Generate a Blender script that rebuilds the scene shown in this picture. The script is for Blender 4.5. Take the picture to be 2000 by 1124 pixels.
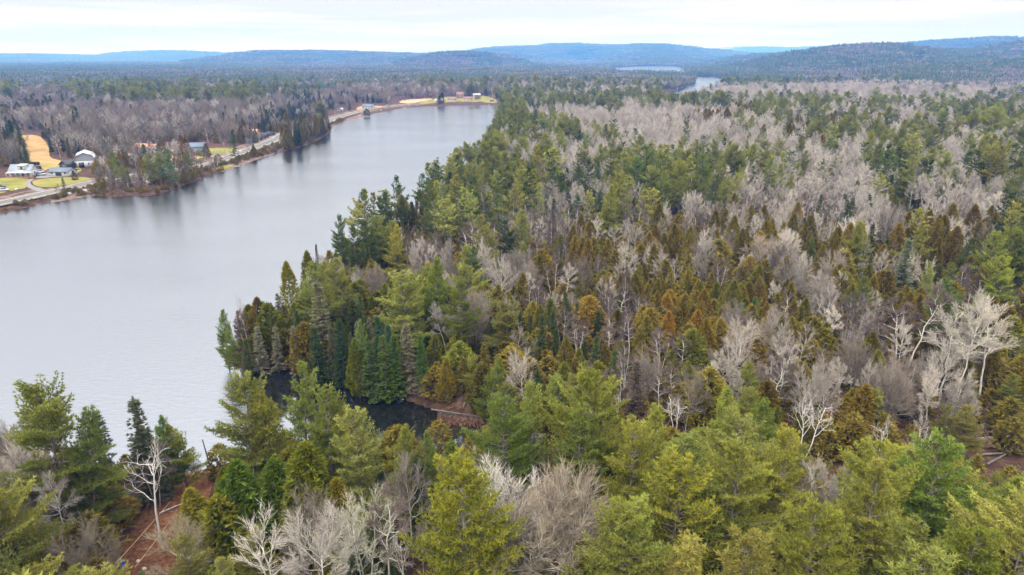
import bpy, math, random
import numpy as np
from mathutils import Vector, geometry as mgeo

for o in list(bpy.data.objects):
    bpy.data.objects.remove(o)
SC = bpy.context.scene
COL = SC.collection
R = math.radians

# ------------------------------------------------------------------ camera
F, CX, CY, HOR, CAMH = 1333.0, 1000.0, 562.0, 112.0, 60.0
PITCH = math.atan((CY - HOR) / F)
cam_d = bpy.data.cameras.new("camera")
cam = bpy.data.objects.new("camera", cam_d)
COL.objects.link(cam)
cam.location = (0, 0, CAMH)
cam.rotation_euler = (math.pi / 2 - PITCH, 0, 0)
cam_d.sensor_width = 36.0
cam_d.lens = 36.0 * F / 2000.0
cam_d.clip_end = 90000
cam_d.clip_start = 0.5
SC.camera = cam

# ------------------------------------------------------------------ sky, sun, exposure
SUN_EL, SUN_AZ = R(48), R(205)
world = bpy.data.worlds.new("World")
SC.world = world
world.use_nodes = True
wt = world.node_tree
wt.nodes.clear()


def N(t, typ, **kw):
    n = t.nodes.new(typ)
    for k, v in kw.items():
        if k.startswith("i_"):
            n.inputs[k[2:].replace("_", " ")].default_value = v
        else:
            setattr(n, k, v)
    return n


def MATH(t, op, a, b=None, clamp=False):
    n = t.nodes.new("ShaderNodeMath")
    n.operation = op
    n.use_clamp = clamp
    for i, v in enumerate((a, b)):
        if v is None:
            continue
        if isinstance(v, (int, float)):
            n.inputs[i].default_value = v
        else:
            t.links.new(v, n.inputs[i])
    return n.outputs[0]


def MIX(t, fac, a, b, typ="MIX"):
    n = t.nodes.new("ShaderNodeMix")
    n.data_type = "RGBA"
    n.blend_type = typ
    for s, v in ((0, fac), (6, a), (7, b)):
        if isinstance(v, (int, float)):
            n.inputs[s].default_value = v
        elif isinstance(v, tuple):
            n.inputs[s].default_value = (*v[:3], 1)
        else:
            t.links.new(v, n.inputs[s])
    return n.outputs[2]


def RAMP(t, fac, stops):
    n = t.nodes.new("ShaderNodeValToRGB")
    e = n.color_ramp.elements
    while len(e) < len(stops):
        e.new(0.5)
    for el, (p, c) in zip(e, stops):
        el.position = p
        el.color = (*c[:3], 1) if isinstance(c, tuple) else (c, c, c, 1)
    t.links.new(fac, n.inputs[0])
    return n.outputs[0]


tc = N(wt, "ShaderNodeTexCoord")
sep = N(wt, "ShaderNodeSeparateXYZ")
wt.links.new(tc.outputs["Generated"], sep.inputs[0])
mp = N(wt, "ShaderNodeMapping")
mp.inputs["Scale"].default_value = (1.6, 1.6, 34.0)
wt.links.new(tc.outputs["Generated"], mp.inputs[0])
n1 = N(wt, "ShaderNodeTexNoise", i_Scale=1.5, i_Detail=6.0, i_Roughness=0.58)
wt.links.new(mp.outputs[0], n1.inputs["Vector"])
cl = RAMP(wt, n1.outputs["Fac"], [(0.45, (0.69, 0.695, 0.77)), (0.58, (0.87, 0.87, 0.92)), (0.72, (1.01, 1.0, 0.995))])
up = MATH(wt, "MAXIMUM", sep.outputs[2], 0.0)
lum = MATH(wt, "ADD", MATH(wt, "MULTIPLY", up, 1.9), 0.565)
lumc = N(wt, "ShaderNodeCombineXYZ")
for i in range(3):
    wt.links.new(lum, lumc.inputs[i])
cloud = MIX(wt, 1.0, cl, lumc.outputs[0], "MULTIPLY")
bgc = N(wt, "ShaderNodeBackground")
wt.links.new(cloud, bgc.inputs[0])
bgc.inputs[1].default_value = 1.0
sky = N(wt, "ShaderNodeTexSky", sky_type="NISHITA", sun_disc=False, sun_elevation=SUN_EL, sun_rotation=SUN_AZ)
bgs = N(wt, "ShaderNodeBackground")
wt.links.new(sky.outputs[0], bgs.inputs[0])
bgs.inputs[1].default_value = 0.1
mxs = N(wt, "ShaderNodeMixShader")
mxs.inputs[0].default_value = 0.965           # almost closed overcast with the clear sky faint behind
wt.links.new(bgs.outputs[0], mxs.inputs[1])
wt.links.new(bgc.outputs[0], mxs.inputs[2])
wo = N(wt, "ShaderNodeOutputWorld")
wt.links.new(mxs.outputs[0], wo.inputs[0])

sun_d = bpy.data.lights.new("sun", "SUN")
sun_d.energy = 1.5
sun_d.angle = R(24)
sun_d.color = (1.0, 0.96, 0.9)
sun = bpy.data.objects.new("sun", sun_d)
COL.objects.link(sun)
sd = Vector((math.sin(SUN_AZ) * math.cos(SUN_EL), math.cos(SUN_AZ) * math.cos(SUN_EL), math.sin(SUN_EL)))
sun.rotation_euler = sd.to_track_quat("Z", "Y").to_euler()

SC.view_settings.view_transform = "Standard"
SC.view_settings.look = "None"
SC.view_settings.exposure = 0.84
SC.view_settings.gamma = 1.0
SC.view_settings.use_curve_mapping = False
SC.render.engine = "CYCLES"
cy = SC.cycles
cy.max_bounces = 5
cy.diffuse_bounces = 2
cy.glossy_bounces = 2
cy.transmission_bounces = 3
cy.volume_bounces = 0
cy.transparent_max_bounces = 4
cy.use_denoising = True
cy.caustics_reflective = False
cy.caustics_refractive = False

# ------------------------------------------------------------------ projection helpers (camera of the place)
cP, sP = math.cos(PITCH), math.sin(PITCH)


def ray(px, py):
    a = (px - CX) / F
    b = (CY - py) / F
    return np.array([a, cP + b * sP, -sP + b * cP])


def G(px, py, z=0.0):
    d = ray(px, py)
    k = (z - CAMH) / d[2]
    return (d[0] * k, d[1] * k)


def proj(x, y, z):
    """world -> reference picture coordinates (numpy ok)"""
    dz = z - CAMH
    depth = y * cP - dz * sP
    u = y * sP + dz * cP
    return CX + F * x / depth, CY - F * u / depth


# ------------------------------------------------------------------ shorelines
WATER_PX = [
    # main lake, its near bay and the dark inlet
    [(-900, 560), (-420, 490), (-200, 455), (0, 417), (60, 403), (110, 393), (185, 381), (215, 385), (262, 381), (292, 383), (330, 374), (380, 353), (430, 337),
     (452, 329), (500, 311), (545, 297), (562, 294), (600, 284), (640, 264), (646, 252), (652, 244), (700, 229), (745, 219), (800, 209),
     (870, 207), (930, 206), (975, 205), (978, 215), (972, 240), (958, 290), (930, 345), (880, 395), (830, 425), (770, 460), (700, 510),
     (625, 575), (575, 632), (540, 660), (480, 672), (436, 690), (442, 713), (480, 720), (540, 718), (600, 725), (650, 738), (700, 755), (760, 770),
     (820, 790), (870, 806), (930, 814), (962, 818), (1010, 832), (975, 850), (930, 868), (880, 880), (800, 868), (700, 860), (600, 868), (520, 880),
     (455, 905), (412, 916), (385, 921), (325, 930), (260, 930), (150, 915), (0, 950), (-200, 990), (-700, 1100)],
    # the far reach
    [(1262, 196), (1295, 184), (1326, 175), (1346, 167), (1354, 160), (1353, 153), (1342, 149), (1339, 141), (1326, 144), (1310, 148), (1190, 146),
     (1188, 130.4), (1337, 128.8), (1346, 137), (1352, 148.6), (1420, 150.8), (1418, 158), (1412, 172), (1390, 186), (1350, 196), (1310, 205), (1280, 208)],
    [(1112, 122.5), (1144, 123), (1144, 134), (1112, 134)],
]
WATER = []
for poly in WATER_PX:
    WATER.append(np.array([G(x, y) for x, y in poly]))


def chaikin(P, n=2):
    for _ in range(n):
        Q = np.roll(P, -1, axis=0)
        P = np.stack([P * .75 + Q * .25, P * .25 + Q * .75], 1).reshape(-1, 2)
    return P


WATER = [chaikin(P, 1) for P in WATER]


def pdist(P, x, y, closed=True):
    """distance to a polyline and inside test"""
    x = np.asarray(x, float).ravel()
    y = np.asarray(y, float).ravel()
    d2 = np.full(x.shape, 1e18)
    ins = np.zeros(x.shape, bool)
    n = len(P)
    for i in range(n if closed else n - 1):
        ax, ay = P[i]
        bx, by = P[(i + 1) % n]
        ex, ey = bx - ax, by - ay
        L = ex * ex + ey * ey + 1e-12
        t = np.clip(((x - ax) * ex + (y - ay) * ey) / L, 0, 1)
        q = (x - ax - t * ex) ** 2 + (y - ay - t * ey) ** 2
        d2 = np.minimum(d2, q)
        if closed:
            c = ((ay > y) != (by > y))
            if abs(ey) > 1e-12:
                ins ^= c & (x < ex * (y - ay) / ey + ax)
    return np.sqrt(d2), ins


def shore(x, y):
    """signed distance to water, positive on land"""
    best = np.full(np.asarray(x).size, 1e9)
    for P in WATER:
        d, i = pdist(P, x, y)
        best = np.minimum(best, np.where(i, -d, d))
    return best


def wav(x, y, s, seed):
    rs = np.random.RandomState(seed)
    o = 0
    for k in range(5):
        a = rs.rand() * 6.28
        f = (0.6 + rs.rand() * 1.2) / s * 2 * math.pi
        o = o + np.sin((x * math.cos(a) + y * math.sin(a)) * f + rs.rand() * 6.28 + 1.3 * np.sin((x * math.sin(a) - y * math.cos(a)) * f * .6 + k))
    return o / 5 * 1.6


def sst(t):
    t = np.clip(t, 0, 1)
    return t * t * (3 - 2 * t)


RIDGES = [  # distance, front width, back width, skyline in picture coordinates, height of trees on top
    (14000, 4200, 3000, [(-500, 104), (-200, 108), (0, 106), (60, 105), (130, 106), (200, 108), (260, 101), (330, 97.5), (380, 101.5), (440, 105), (480, 109), (560, 114)], 8),
    (18500, 4500, 3000, [(1300, 112), (1400, 97), (1440, 92.5), (1480, 91.5), (1510, 94), (1560, 93), (1620, 90), (1700, 92), (1800, 90), (2100, 95)], 8),
    (6800, 2300, 2500, [(380, 119), (440, 109), (480, 102.5), (520, 98), (600, 98), (640, 98), (700, 101), (760, 104), (800, 105), (860, 105), (900, 107), (980, 114)], 11),
    (4500, 1100, 1200, [(780, 122), (810, 113), (860, 104), (900, 101), (940, 102), (980, 108), (1015, 118), (1040, 124)], 12),
    (9500, 3800, 3000, [(860, 110), (930, 99), (980, 92.5), (1040, 88), (1090, 84), (1130, 84.5), (1180, 87), (1260, 86.5), (1330, 91), (1400, 98), (1440, 102), (1500, 106), (1600, 114)], 10),
    (5200, 2000, 2000, [(1180, 128), (1260, 120), (1340, 116), (1420, 110), (1500, 105), (1580, 102), (1660, 103), (1800, 106)], 11),
    (3300, 1500, 1500, [(1380, 128), (1450, 116), (1520, 104), (1580, 97), (1640, 90), (1700, 87.5), (1760, 88.5), (1800, 92), (1900, 99), (2000, 108), (2200, 115)], 13),
    (7400, 2600, 2500, [(1640, 105), (1700, 92), (1760, 86), (1800, 82), (1900, 76.5), (1960, 73.5), (2020, 73), (2150, 76), (2500, 95)], 10),
    (4200, 1700, 2000, [(1800, 118), (1850, 107), (1900, 97), (1960, 88), (2010, 83), (2100, 80), (2300, 84), (2600, 110)], 12),
    (2300, 900, 900, [(1500, 138), (1620, 132), (1760, 127), (1880, 123), (2000, 118), (2200, 112), (2500, 118)], 13),
]
RID = []
for D, W1, W2, prof, th in RIDGES:
    az, hz = [], []
    for px, py in prof:
        d = ray(px, py)
        h = math.hypot(d[0], d[1])
        az.append(math.atan2(d[0], d[1]))
        hz.append(max(0.0, CAMH + D * d[2] / h - th))
    RID.append((D, W1, W2, np.array(az), np.array(hz)))


def ground(x, y):
    x = np.asarray(x, float)
    y = np.asarray(y, float)
    shp = x.shape
    x = x.ravel()
    y = y.ravel()
    d = shore(x, y)
    r = np.hypot(x, y)
    a = np.arctan2(x, y)
    bank = np.where(d > 0, 0.12 + 1.6 * (1 - np.exp(-d / 5.0)), np.maximum(d * 0.14, -2.5) - 0.05)
    k = sst((d - 6) / 160.0)
    rise = k * (2.6 + 1.3 * wav(x, y, 190, 3) + 2.2 * wav(x, y, 620, 5)) + 0.22 * sst(d / 20) * wav(x, y, 17, 9)
    right = sst((x - 60) / 260.0) * sst((900 - y) / 500.0) * k * 3.5
    z = np.where(d > 0, bank + np.maximum(rise + right, -0.9), bank)
    far = np.zeros_like(z)
    for D, W1, W2, az, hz in RID:
        H = np.interp(a, az, hz, left=0, right=0)
        DD = D * (1 + 0.05 * np.sin(a * 23 + D) + 0.03 * np.sin(a * 57 + 2 * D))
        t = np.where(r < DD, 1 - (DD - r) / W1, 1 - (r - DD) / W2)
        sh = np.clip(t, 0, 1)
        sh = sh * sh * (1.9 - 0.9 * sh)
        sh = sh * (1 + 0.22 * (1 - sh) * wav(x, y, D * 0.11, int(D)))
        far = np.maximum(far, H * np.clip(sh, 0, 1) * sst(d / 500))
    z = z + far
    return z.reshape(shp)


def gz(x, y):
    return float(ground(np.array([x]), np.array([y]))[0])


def GP(px, py, lift=0.0):
    z = 1.5
    for _ in range(4):
        x, y = G(px, py, z)
        z = gz(x, y)
    return Vector((x, y, z + lift))


# ------------------------------------------------------------------ object helpers
def link(name, me, parent=None, loc=None):
    o = bpy.data.objects.new(name, me)
    COL.objects.link(o)
    if parent is not None:
        o.parent = parent
    if loc is not None:
        o.location = loc
    return o


def tag(o, label=None, cat=None, group=None, kind=None):
    if label:
        o["label"] = label
    if cat:
        o["category"] = cat
    if group:
        o["group"] = group
    if kind:
        o["kind"] = kind
    return o


class MB:
    """mesh builder: triangles with a per-vertex variation value and material slots"""

    def __init__(s):
        s.V, s.T, s.A, s.M, s.n = [], [], [], [], 0

    def add(s, v, t, var=0.5, mat=0):
        v = np.asarray(v, float).reshape(-1, 3)
        t = np.asarray(t, int).reshape(-1, 3)
        s.V.append(v)
        s.T.append(t + s.n)
        s.A.append(np.full(len(v), var) if np.isscalar(var) else np.asarray(var, float))
        s.M.append(np.full(len(t), mat))
        s.n += len(v)

    def tris(s, v, var=0.5, mat=0):
        v = np.asarray(v, float).reshape(-1, 3)
        s.add(v, np.arange(len(v)).reshape(-1, 3), var, mat)

    def quad(s, a, b, c, d, mat=0, var=0.5):
        s.add([a, b, c, d], [[0, 1, 2], [0, 2, 3]], var, mat)

    def box(s, x0, x1, y0, y1, z0, z1, mat=0, M=None):
        v = np.array([[x, y, z] for z in (z0, z1) for y in (y0, y1) for x in (x0, x1)], float)
        if M is not None:
            v = v @ M[0].T + M[1]
        s.add(v, [[0, 2, 1], [1, 2, 3], [4, 5, 6], [5, 7, 6], [0, 1, 4], [1, 5, 4], [2, 6, 3], [3, 6, 7], [0, 4, 2], [2, 4, 6], [1, 3, 5], [3, 7, 5]], 0.5, mat)

    def tube(s, P, rad, k=5, mat=0, var=0.5, cap=True):
        P = np.asarray(P, float)
        n = len(P)
        rad = np.broadcast_to(np.asarray(rad, float), (n,))
        T = np.gradient(P, axis=0)
        T /= np.linalg.norm(T, axis=1)[:, None] + 1e-9
        ref = np.array([0.0, 0, 1]) if abs(T[0][2]) < 0.9 else np.array([1.0, 0, 0])
        U = np.cross(T, ref)
        U /= np.linalg.norm(U, axis=1)[:, None] + 1e-9
        W = np.cross(T, U)
        a = np.arange(k) / k * 2 * math.pi
        ring = P[:, None] + rad[:, None, None] * (np.cos(a)[None, :, None] * U[:, None] + np.sin(a)[None, :, None] * W[:, None])
        f = []
        for i in range(n - 1):
            for j in range(k):
                j2 = (j + 1) % k
                q = (i * k + j, i * k + j2, (i + 1) * k + j2, (i + 1) * k + j)
                f += [(q[0], q[1], q[2]), (q[0], q[2], q[3])]
        if cap:
            f += [((n - 1) * k, (n - 1) * k + j, (n - 1) * k + j + 1) for j in range(1, k - 1)]
        s.add(ring.reshape(-1, 3), f, var, mat)

    def mesh(s, name, mats, smooth=False):
        me = bpy.data.meshes.new(name)
        V = np.concatenate(s.V)
        T = np.concatenate(s.T)
        me.vertices.add(len(V))
        me.vertices.foreach_set("co", V.ravel())
        me.loops.add(len(T) * 3)
        me.loops.foreach_set("vertex_index", T.ravel())
        me.polygons.add(len(T))
        me.polygons.foreach_set("loop_start", np.arange(len(T)) * 3)
        for m in mats:
            me.materials.append(m)
        me.polygons.foreach_set("material_index", np.concatenate(s.M))
        at = me.attributes.new("var", "FLOAT", "POINT")
        at.data.foreach_set("value", np.concatenate(s.A))
        me.update(calc_edges=True)
        if smooth:
            me.polygons.foreach_set("use_smooth", np.ones(len(T), bool))
        me.validate()
        return me


def merged(a, b):
    m = MB()
    for s, mi in ((a, 0), (b, 1)):
        for v, t, aa in zip(s.V, s.T, s.A):
            m.V.append(v)
            m.A.append(aa)
        off = m.n
        for t in s.T:
            m.T.append(t + off)
            m.M.append(np.full(len(t), mi))
        m.n += s.n
    return m


# ------------------------------------------------------------------ materials
def mat_new(name):
    m = bpy.data.materials.new(name)
    m.use_nodes = True
    t = m.node_tree
    t.nodes.clear()
    out = N(t, "ShaderNodeOutputMaterial")
    return m, t, out


def foliage(name, ca, cb, cc, trans=0.25):
    """ca..cb: tuft to tuft, cc: the colour some trees lean to"""
    m, t, out = mat_new(name)
    at = N(t, "ShaderNodeAttribute", attribute_name="var")
    oi = N(t, "ShaderNodeObjectInfo")
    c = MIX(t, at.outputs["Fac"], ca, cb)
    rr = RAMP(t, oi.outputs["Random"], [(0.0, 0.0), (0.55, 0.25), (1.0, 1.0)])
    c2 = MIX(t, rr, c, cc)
    # keep tuft contrast after the lean
    c2 = MIX(t, 0.5, c, c2)
    w = MATH(t, "FRACT", MATH(t, "MULTIPLY", oi.outputs["Random"], 7.13))
    v = MATH(t, "ADD", MATH(t, "MULTIPLY", w, 0.45), 0.78)
    vc = N(t, "ShaderNodeCombineXYZ")
    for i in range(3):
        t.links.new(v, vc.inputs[i])
    c3 = MIX(t, 1.0, c2, vc.outputs[0], "MULTIPLY")
    c4 = MIX(t, 1.0, c3, oi.outputs["Color"], "MULTIPLY")
    d = N(t, "ShaderNodeBsdfDiffuse")
    tr = N(t, "ShaderNodeBsdfTranslucent")
    t.links.new(c4, d.inputs[0])
    t.links.new(c4, tr.inputs[0])
    mx = N(t, "ShaderNodeMixShader")
    mx.inputs[0].default_value = trans
    t.links.new(d.outputs[0], mx.inputs[1])
    t.links.new(tr.outputs[0], mx.inputs[2])
    t.links.new(mx.outputs[0], out.inputs[0])
    return m


def bark(name, ca, cb, scale=6.0, lo=.35, hi=.65, stretch=(1, 1, .35)):
    m, t, out = mat_new(name)
    g = N(t, "ShaderNodeTexCoord")
    mp = N(t, "ShaderNodeMapping")
    mp.inputs["Scale"].default_value = stretch
    t.links.new(g.outputs["Object"], mp.inputs[0])
    n = N(t, "ShaderNodeTexNoise", i_Scale=scale, i_Detail=4.0)
    t.links.new(mp.outputs[0], n.inputs["Vector"])
    c = RAMP(t, n.outputs["Fac"], [(lo, ca), (hi, cb)])
    oi = N(t, "ShaderNodeObjectInfo")
    v = MATH(t, "ADD", MATH(t, "MULTIPLY", oi.outputs["Random"], 0.5), 0.75)
    vc = N(t, "ShaderNodeCombineXYZ")
    for i in range(3):
        t.links.new(v, vc.inputs[i])
    c = MIX(t, 1.0, c, vc.outputs[0], "MULTIPLY")
    c = MIX(t, 1.0, c, oi.outputs["Color"], "MULTIPLY")
    d = N(t, "ShaderNodeBsdfDiffuse")
    t.links.new(c, d.inputs[0])
    t.links.new(d.outputs[0], out.inputs[0])
    return m


def ground_mat(name, stops, scale, detail=8.0, stops2=None, scale2=0.02, bump=0.3, rough=0.9):
    m, t, out = mat_new(name)
    g = N(t, "ShaderNodeNewGeometry")
    n = N(t, "ShaderNodeTexNoise", i_Scale=scale, i_Detail=detail, i_Roughness=0.65)
    t.links.new(g.outputs["Position"], n.inputs["Vector"])
    c = RAMP(t, n.outputs["Fac"], stops)
    if stops2:
        n2 = N(t, "ShaderNodeTexNoise", i_Scale=scale2, i_Detail=5.0)
        t.links.new(g.outputs["Position"], n2.inputs["Vector"])
        c2 = RAMP(t, n2.outputs["Fac"], stops2)
        c = MIX(t, 1.0, c, c2, "MULTIPLY")
    p = N(t, "ShaderNodeBsdfPrincipled")
    p.inputs["Roughness"].default_value = rough
    p.inputs["Specular IOR Level"].default_value = 0.15
    t.links.new(c, p.inputs["Base Color"])
    if bump:
        b = N(t, "ShaderNodeBump")
        b.inputs["Strength"].default_value = bump
        b.inputs["Distance"].default_value = 0.4
        t.links.new(n.outputs["Fac"], b.inputs["Height"])
        t.links.new(b.outputs[0], p.inputs["Normal"])
    t.links.new(p.outputs[0], out.inputs[0])
    return m


def plain(name, c, rough=0.6, metal=0.0, var=0.12, scale=2.0):
    m, t, out = mat_new(name)
    g = N(t, "ShaderNodeTexCoord")
    n = N(t, "ShaderNodeTexNoise", i_Scale=scale, i_Detail=5.0)
    t.links.new(g.outputs["Object"], n.inputs["Vector"])
    a = tuple(x * (1 - var) for x in c)
    b = tuple(min(1, x * (1 + var)) for x in c)
    cc = RAMP(t, n.outputs["Fac"], [(.3, a), (.7, b)])
    p = N(t, "ShaderNodeBsdfPrincipled")
    p.inputs["Roughness"].default_value = rough
    p.inputs["Metallic"].default_value = metal
    t.links.new(cc, p.inputs["Base Color"])
    t.links.new(p.outputs[0], out.inputs[0])
    return m


M = {
    "pine": foliage("pine_needles", (0.075, 0.105, 0.024), (0.345, 0.36, 0.085), (0.29, 0.275, 0.05), 0.32),  # wide dark-to-bright range paints lit tips over a shaded interior
    "pine2": foliage("dark_pine_needles", (0.05, 0.085, 0.022), (0.13, 0.165, 0.045), (0.12, 0.14, 0.04), 0.3),
    "cedar": foliage("cedar_sprays", (0.125, 0.108, 0.02), (0.31, 0.255, 0.05), (0.32, 0.205, 0.045), 0.3),
    "fir": foliage("fir_needles", (0.04, 0.068, 0.026), (0.11, 0.15, 0.05), (0.14, 0.14, 0.045), 0.22),
    "greyfir": foliage("lichened_needles", (0.13, 0.125, 0.085), (0.27, 0.26, 0.19), (0.2, 0.18, 0.12), 0.2),
    "rust": foliage("dead_needles", (0.12, 0.06, 0.035), (0.26, 0.15, 0.10), (0.2, 0.12, 0.09), 0.2),
    "bark": bark("grey_brown_bark", (0.10, 0.085, 0.07), (0.26, 0.23, 0.20)),
    "white": bark("white_birch_bark", (0.16, 0.14, 0.13), (0.62, 0.59, 0.55), 3.0, .30, .42, (1, 1, 2.2)),
    "aspen": bark("pale_grey_bark", (0.34, 0.32, 0.29), (0.66, 0.64, 0.60), 4.0),
    "twig_pale": foliage("pale_twigs", (0.36, 0.325, 0.285), (0.68, 0.63, 0.565), (0.48, 0.415, 0.36), 0.0),
    "twig_grey": foliage("grey_twigs", (0.205, 0.175, 0.145), (0.40, 0.35, 0.295), (0.34, 0.275, 0.225), 0.0),
    "twig_purple": foliage("purple_brown_twigs", (0.14, 0.105, 0.09), (0.27, 0.215, 0.185), (0.22, 0.17, 0.14), 0.0),
    "twig_white": foliage("white_birch_limbs", (0.45, 0.42, 0.39), (0.70, 0.67, 0.63), (0.6, 0.57, 0.53), 0.0),
    "far_fir": foliage("far_conifers", (0.03, 0.05, 0.026), (0.08, 0.105, 0.045), (0.09, 0.095, 0.045), 0.1),
    "far_twigs": foliage("far_bare_crowns", (0.14, 0.12, 0.115), (0.30, 0.265, 0.255), (0.20, 0.17, 0.165), 0.0),  # darker than near twigs: shade among the branches put into the colour
    "brush": foliage("brown_brush", (0.15, 0.10, 0.075), (0.33, 0.24, 0.18), (0.26, 0.2, 0.1), 0.0),
}

# ------------------------------------------------------------------ tree shapes
def nrm(v):
    return v / (np.linalg.norm(v, axis=-1, keepdims=True) + 1e-9)


def blades(mb, C, D, n, length, width, spread, rs, var=None, flat=0.0):
    """n pointed blades round each centre C, leaning along D"""
    m = len(C)
    if m == 0:
        return
    C = np.repeat(np.asarray(C, float), n, 0)
    D = np.repeat(np.asarray(D, float), n, 0)
    k = len(C)
    rnd = rs.normal(size=(k, 3))
    rnd[:, 2] *= (1 - flat)
    d = nrm(D + rnd * spread)
    s = nrm(np.cross(d, rs.normal(size=(k, 3))))
    L = (length * (0.6 + 0.7 * rs.rand(k)))[:, None]
    w = (width * (0.7 + 0.6 * rs.rand(k)))[:, None]
    base = C - d * L * 0.2
    tri = np.stack([base + d * L * .35 - s * w * .5, base + d * L * .35 + s * w * .5, base + d * L], 1)
    tri2 = np.stack([base, base + d * L * .35 + s * w * .5, base + d * L * .35 - s * w * .5], 1)
    if var is None:
        va = np.repeat(rs.rand(m), n)
    else:
        va = np.repeat(np.asarray(var), n)
    va = np.clip(va + rs.normal(size=k) * 0.13, 0, 1)
    vv = np.repeat(va, 3)
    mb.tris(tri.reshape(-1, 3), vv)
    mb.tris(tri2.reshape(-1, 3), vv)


def trunk_line(H, rs, lean=0.02, n=9):
    z = np.linspace(0, H, n)
    a = rs.rand() * 6.28
    off = (z / H) ** 1.5 * H * lean
    wob = np.cumsum(rs.normal(size=(n, 2)) * 0.05 * H / 20, 0)
    wob -= wob[0]
    return np.stack([np.cos(a) * off + wob[:, 0], np.sin(a) * off + wob[:, 1], z], 1)


def at_line(P, z):
    return np.array([np.interp(z, P[:, 2], P[:, 0]), np.interp(z, P[:, 2], P[:, 1]), z])


def make_pine(seed, H=20, lod=0, cb=0.3, W=4.0, shape=0.6, ragged=0.25, mat="pine", dz=None, gap=0.0):
    rs = np.random.RandomState(seed)
    tr, cr = MB(), MB()
    P = trunk_line(H * 0.97, rs, 0.03)
    r0 = H * 0.014
    tr.tube(P, r0 * (1 - 0.93 * (P[:, 2] / H)), 7 if lod == 0 else 4)
    dz = dz or (0.72 if lod == 0 else 1.25)
    z = cb * H
    C, D, VR = [], [], []
    lobes = rs.rand(4) * 6.28
    while z < H * 0.99:
        t = (z - cb * H) / (H * (1 - cb))
        prof = (1 - t) ** shape * min(1, 0.55 + t * 2.2)
        for b in range(rs.randint(4, 7) if lod == 0 else rs.randint(3, 6)):
            if rs.rand() < gap:
                continue
            az = rs.rand() * 6.28
            lob = 1 + ragged * math.sin(az * 2 + lobes[0] + z * .35) + ragged * .6 * math.sin(az * 3 + lobes[1] - z * .5)
            L = max(0.5, W * prof * lob * rs.uniform(0.62, 1.12))
            el = R(2 + 52 * t ** 1.3 + rs.uniform(-10, 10))
            h = np.array([math.cos(az), math.sin(az), 0])
            s = np.linspace(0, 1, 5)
            o = at_line(P, z)
            up = math.tan(el)
            Q = o + h * (s * L * math.cos(el))[:, None] + np.array([0, 0, 1.0]) * (L * (math.sin(el) * s - 0.10 * s * (1 - t) + 0.20 * s ** 3))[:, None]
            tr.tube(Q, 0.035 * L ** .7 * (1 - 0.8 * s) + 0.008, 3, cap=False)
            base_v = rs.rand() * 0.5 + (0.25 if t > .6 else 0.1)  # upper whorls lighter, part of the painted lit look
            ns = max(2, int(L * (3.0 if lod == 0 else 1.5)))
            for q in np.linspace(0.28, 1.0, ns):
                pc = np.array([np.interp(q, s, Q[:, i]) for i in range(3)])
                C.append(pc)
                D.append(nrm(h + np.array([0, 0, .9])))
                VR.append(base_v + 0.25 * q)  # lit tips and darker inside, light put into the needle colour
                side = (0.42 * L * (1.05 - q * 0.75)) ** 0.9
                for sg in (-1, 1):
                    sv = nrm(np.array([-h[1] * sg, h[0] * sg, 0]) * 0.85 + h * 0.6 + np.array([0, 0, rs.uniform(0, .35)]))
                    m = max(1, int(side * (3.2 if lod == 0 else 1.6)))
                    for u in np.linspace(1.0 / m, 1, m):
                        C.append(pc + sv * side * u * rs.uniform(.85, 1.1) + np.array([0, 0, rs.normal() * .08]))
                        D.append(nrm(sv * 0.7 + np.array([0, 0, .8])))
                        VR.append(base_v + 0.2 * u + 0.1 * q)  # same painted lightening towards the shoot ends
        z += dz * rs.uniform(0.75, 1.25) * (1 if t < .75 else .7)
    top = at_line(P, H * 0.97)
    for i in range(6):
        C.append(top + np.array([0, 0, 0.05 * i]))
        D.append(np.array([0, 0, 1.0]))
        VR.append(.8)
    if lod == 0:
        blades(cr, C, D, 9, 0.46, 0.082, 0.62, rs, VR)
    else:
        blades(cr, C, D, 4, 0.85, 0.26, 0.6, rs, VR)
    return tr, cr


def make_cedar(seed, H=11, lod=0, W=1.7, mat="cedar", shape=1.3):
    rs = np.random.RandomState(seed)
    tr, cr = MB(), MB()
    P = trunk_line(H * .95, rs, 0.03, 6)
    tr.tube(P, H * 0.013 * (1 - 0.9 * P[:, 2] / H), 5 if lod == 0 else 3)
    n = int((1150 if lod == 0 else 330) * (H / 11) * (W / 1.7))
    t = rs.rand(n) ** 1.15
    az = rs.rand(n) * 6.28
    ph = rs.rand(4) * 6.28
    lump = 1 + 0.16 * np.sin(az * 3 + t * 9 + ph[0]) + 0.13 * np.sin(az * 5 - t * 17 + ph[1])
    rad = W * (1 - t ** shape) ** 0.8 * np.minimum(1, 0.6 + t * 2) * lump
    rr = rad * (1 - 0.45 * rs.rand(n) ** 2.2)
    z = H * (0.08 + 0.9 * t)
    base = np.stack([np.interp(z, P[:, 2], P[:, 0]), np.interp(z, P[:, 2], P[:, 1]), z], 1)
    h = np.stack([np.cos(az), np.sin(az), np.zeros(n)], 1)
    C = base + h * rr[:, None]
    D = nrm(h * 0.8 + np.array([0, 0, 1.0]) * (0.35 + .5 * t)[:, None])
    va = np.clip(0.35 + 0.3 * np.sin(az * 4 + t * 11 + ph[2]) + 0.25 * rs.rand(n), 0, 1)
    if lod == 0:
        blades(cr, C, D, 5, 0.50, 0.15, 0.5, rs, va)
    else:
        blades(cr, C, D, 4, 0.85, 0.30, 0.5, rs, va)
    C2 = [at_line(P, H * (0.86 + 0.022 * i)) for i in range(7)]
    blades(cr, C2, [np.array([0, 0, 1.0])] * 7, 6, 0.45, 0.12, 0.5, rs)
    return tr, cr


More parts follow.
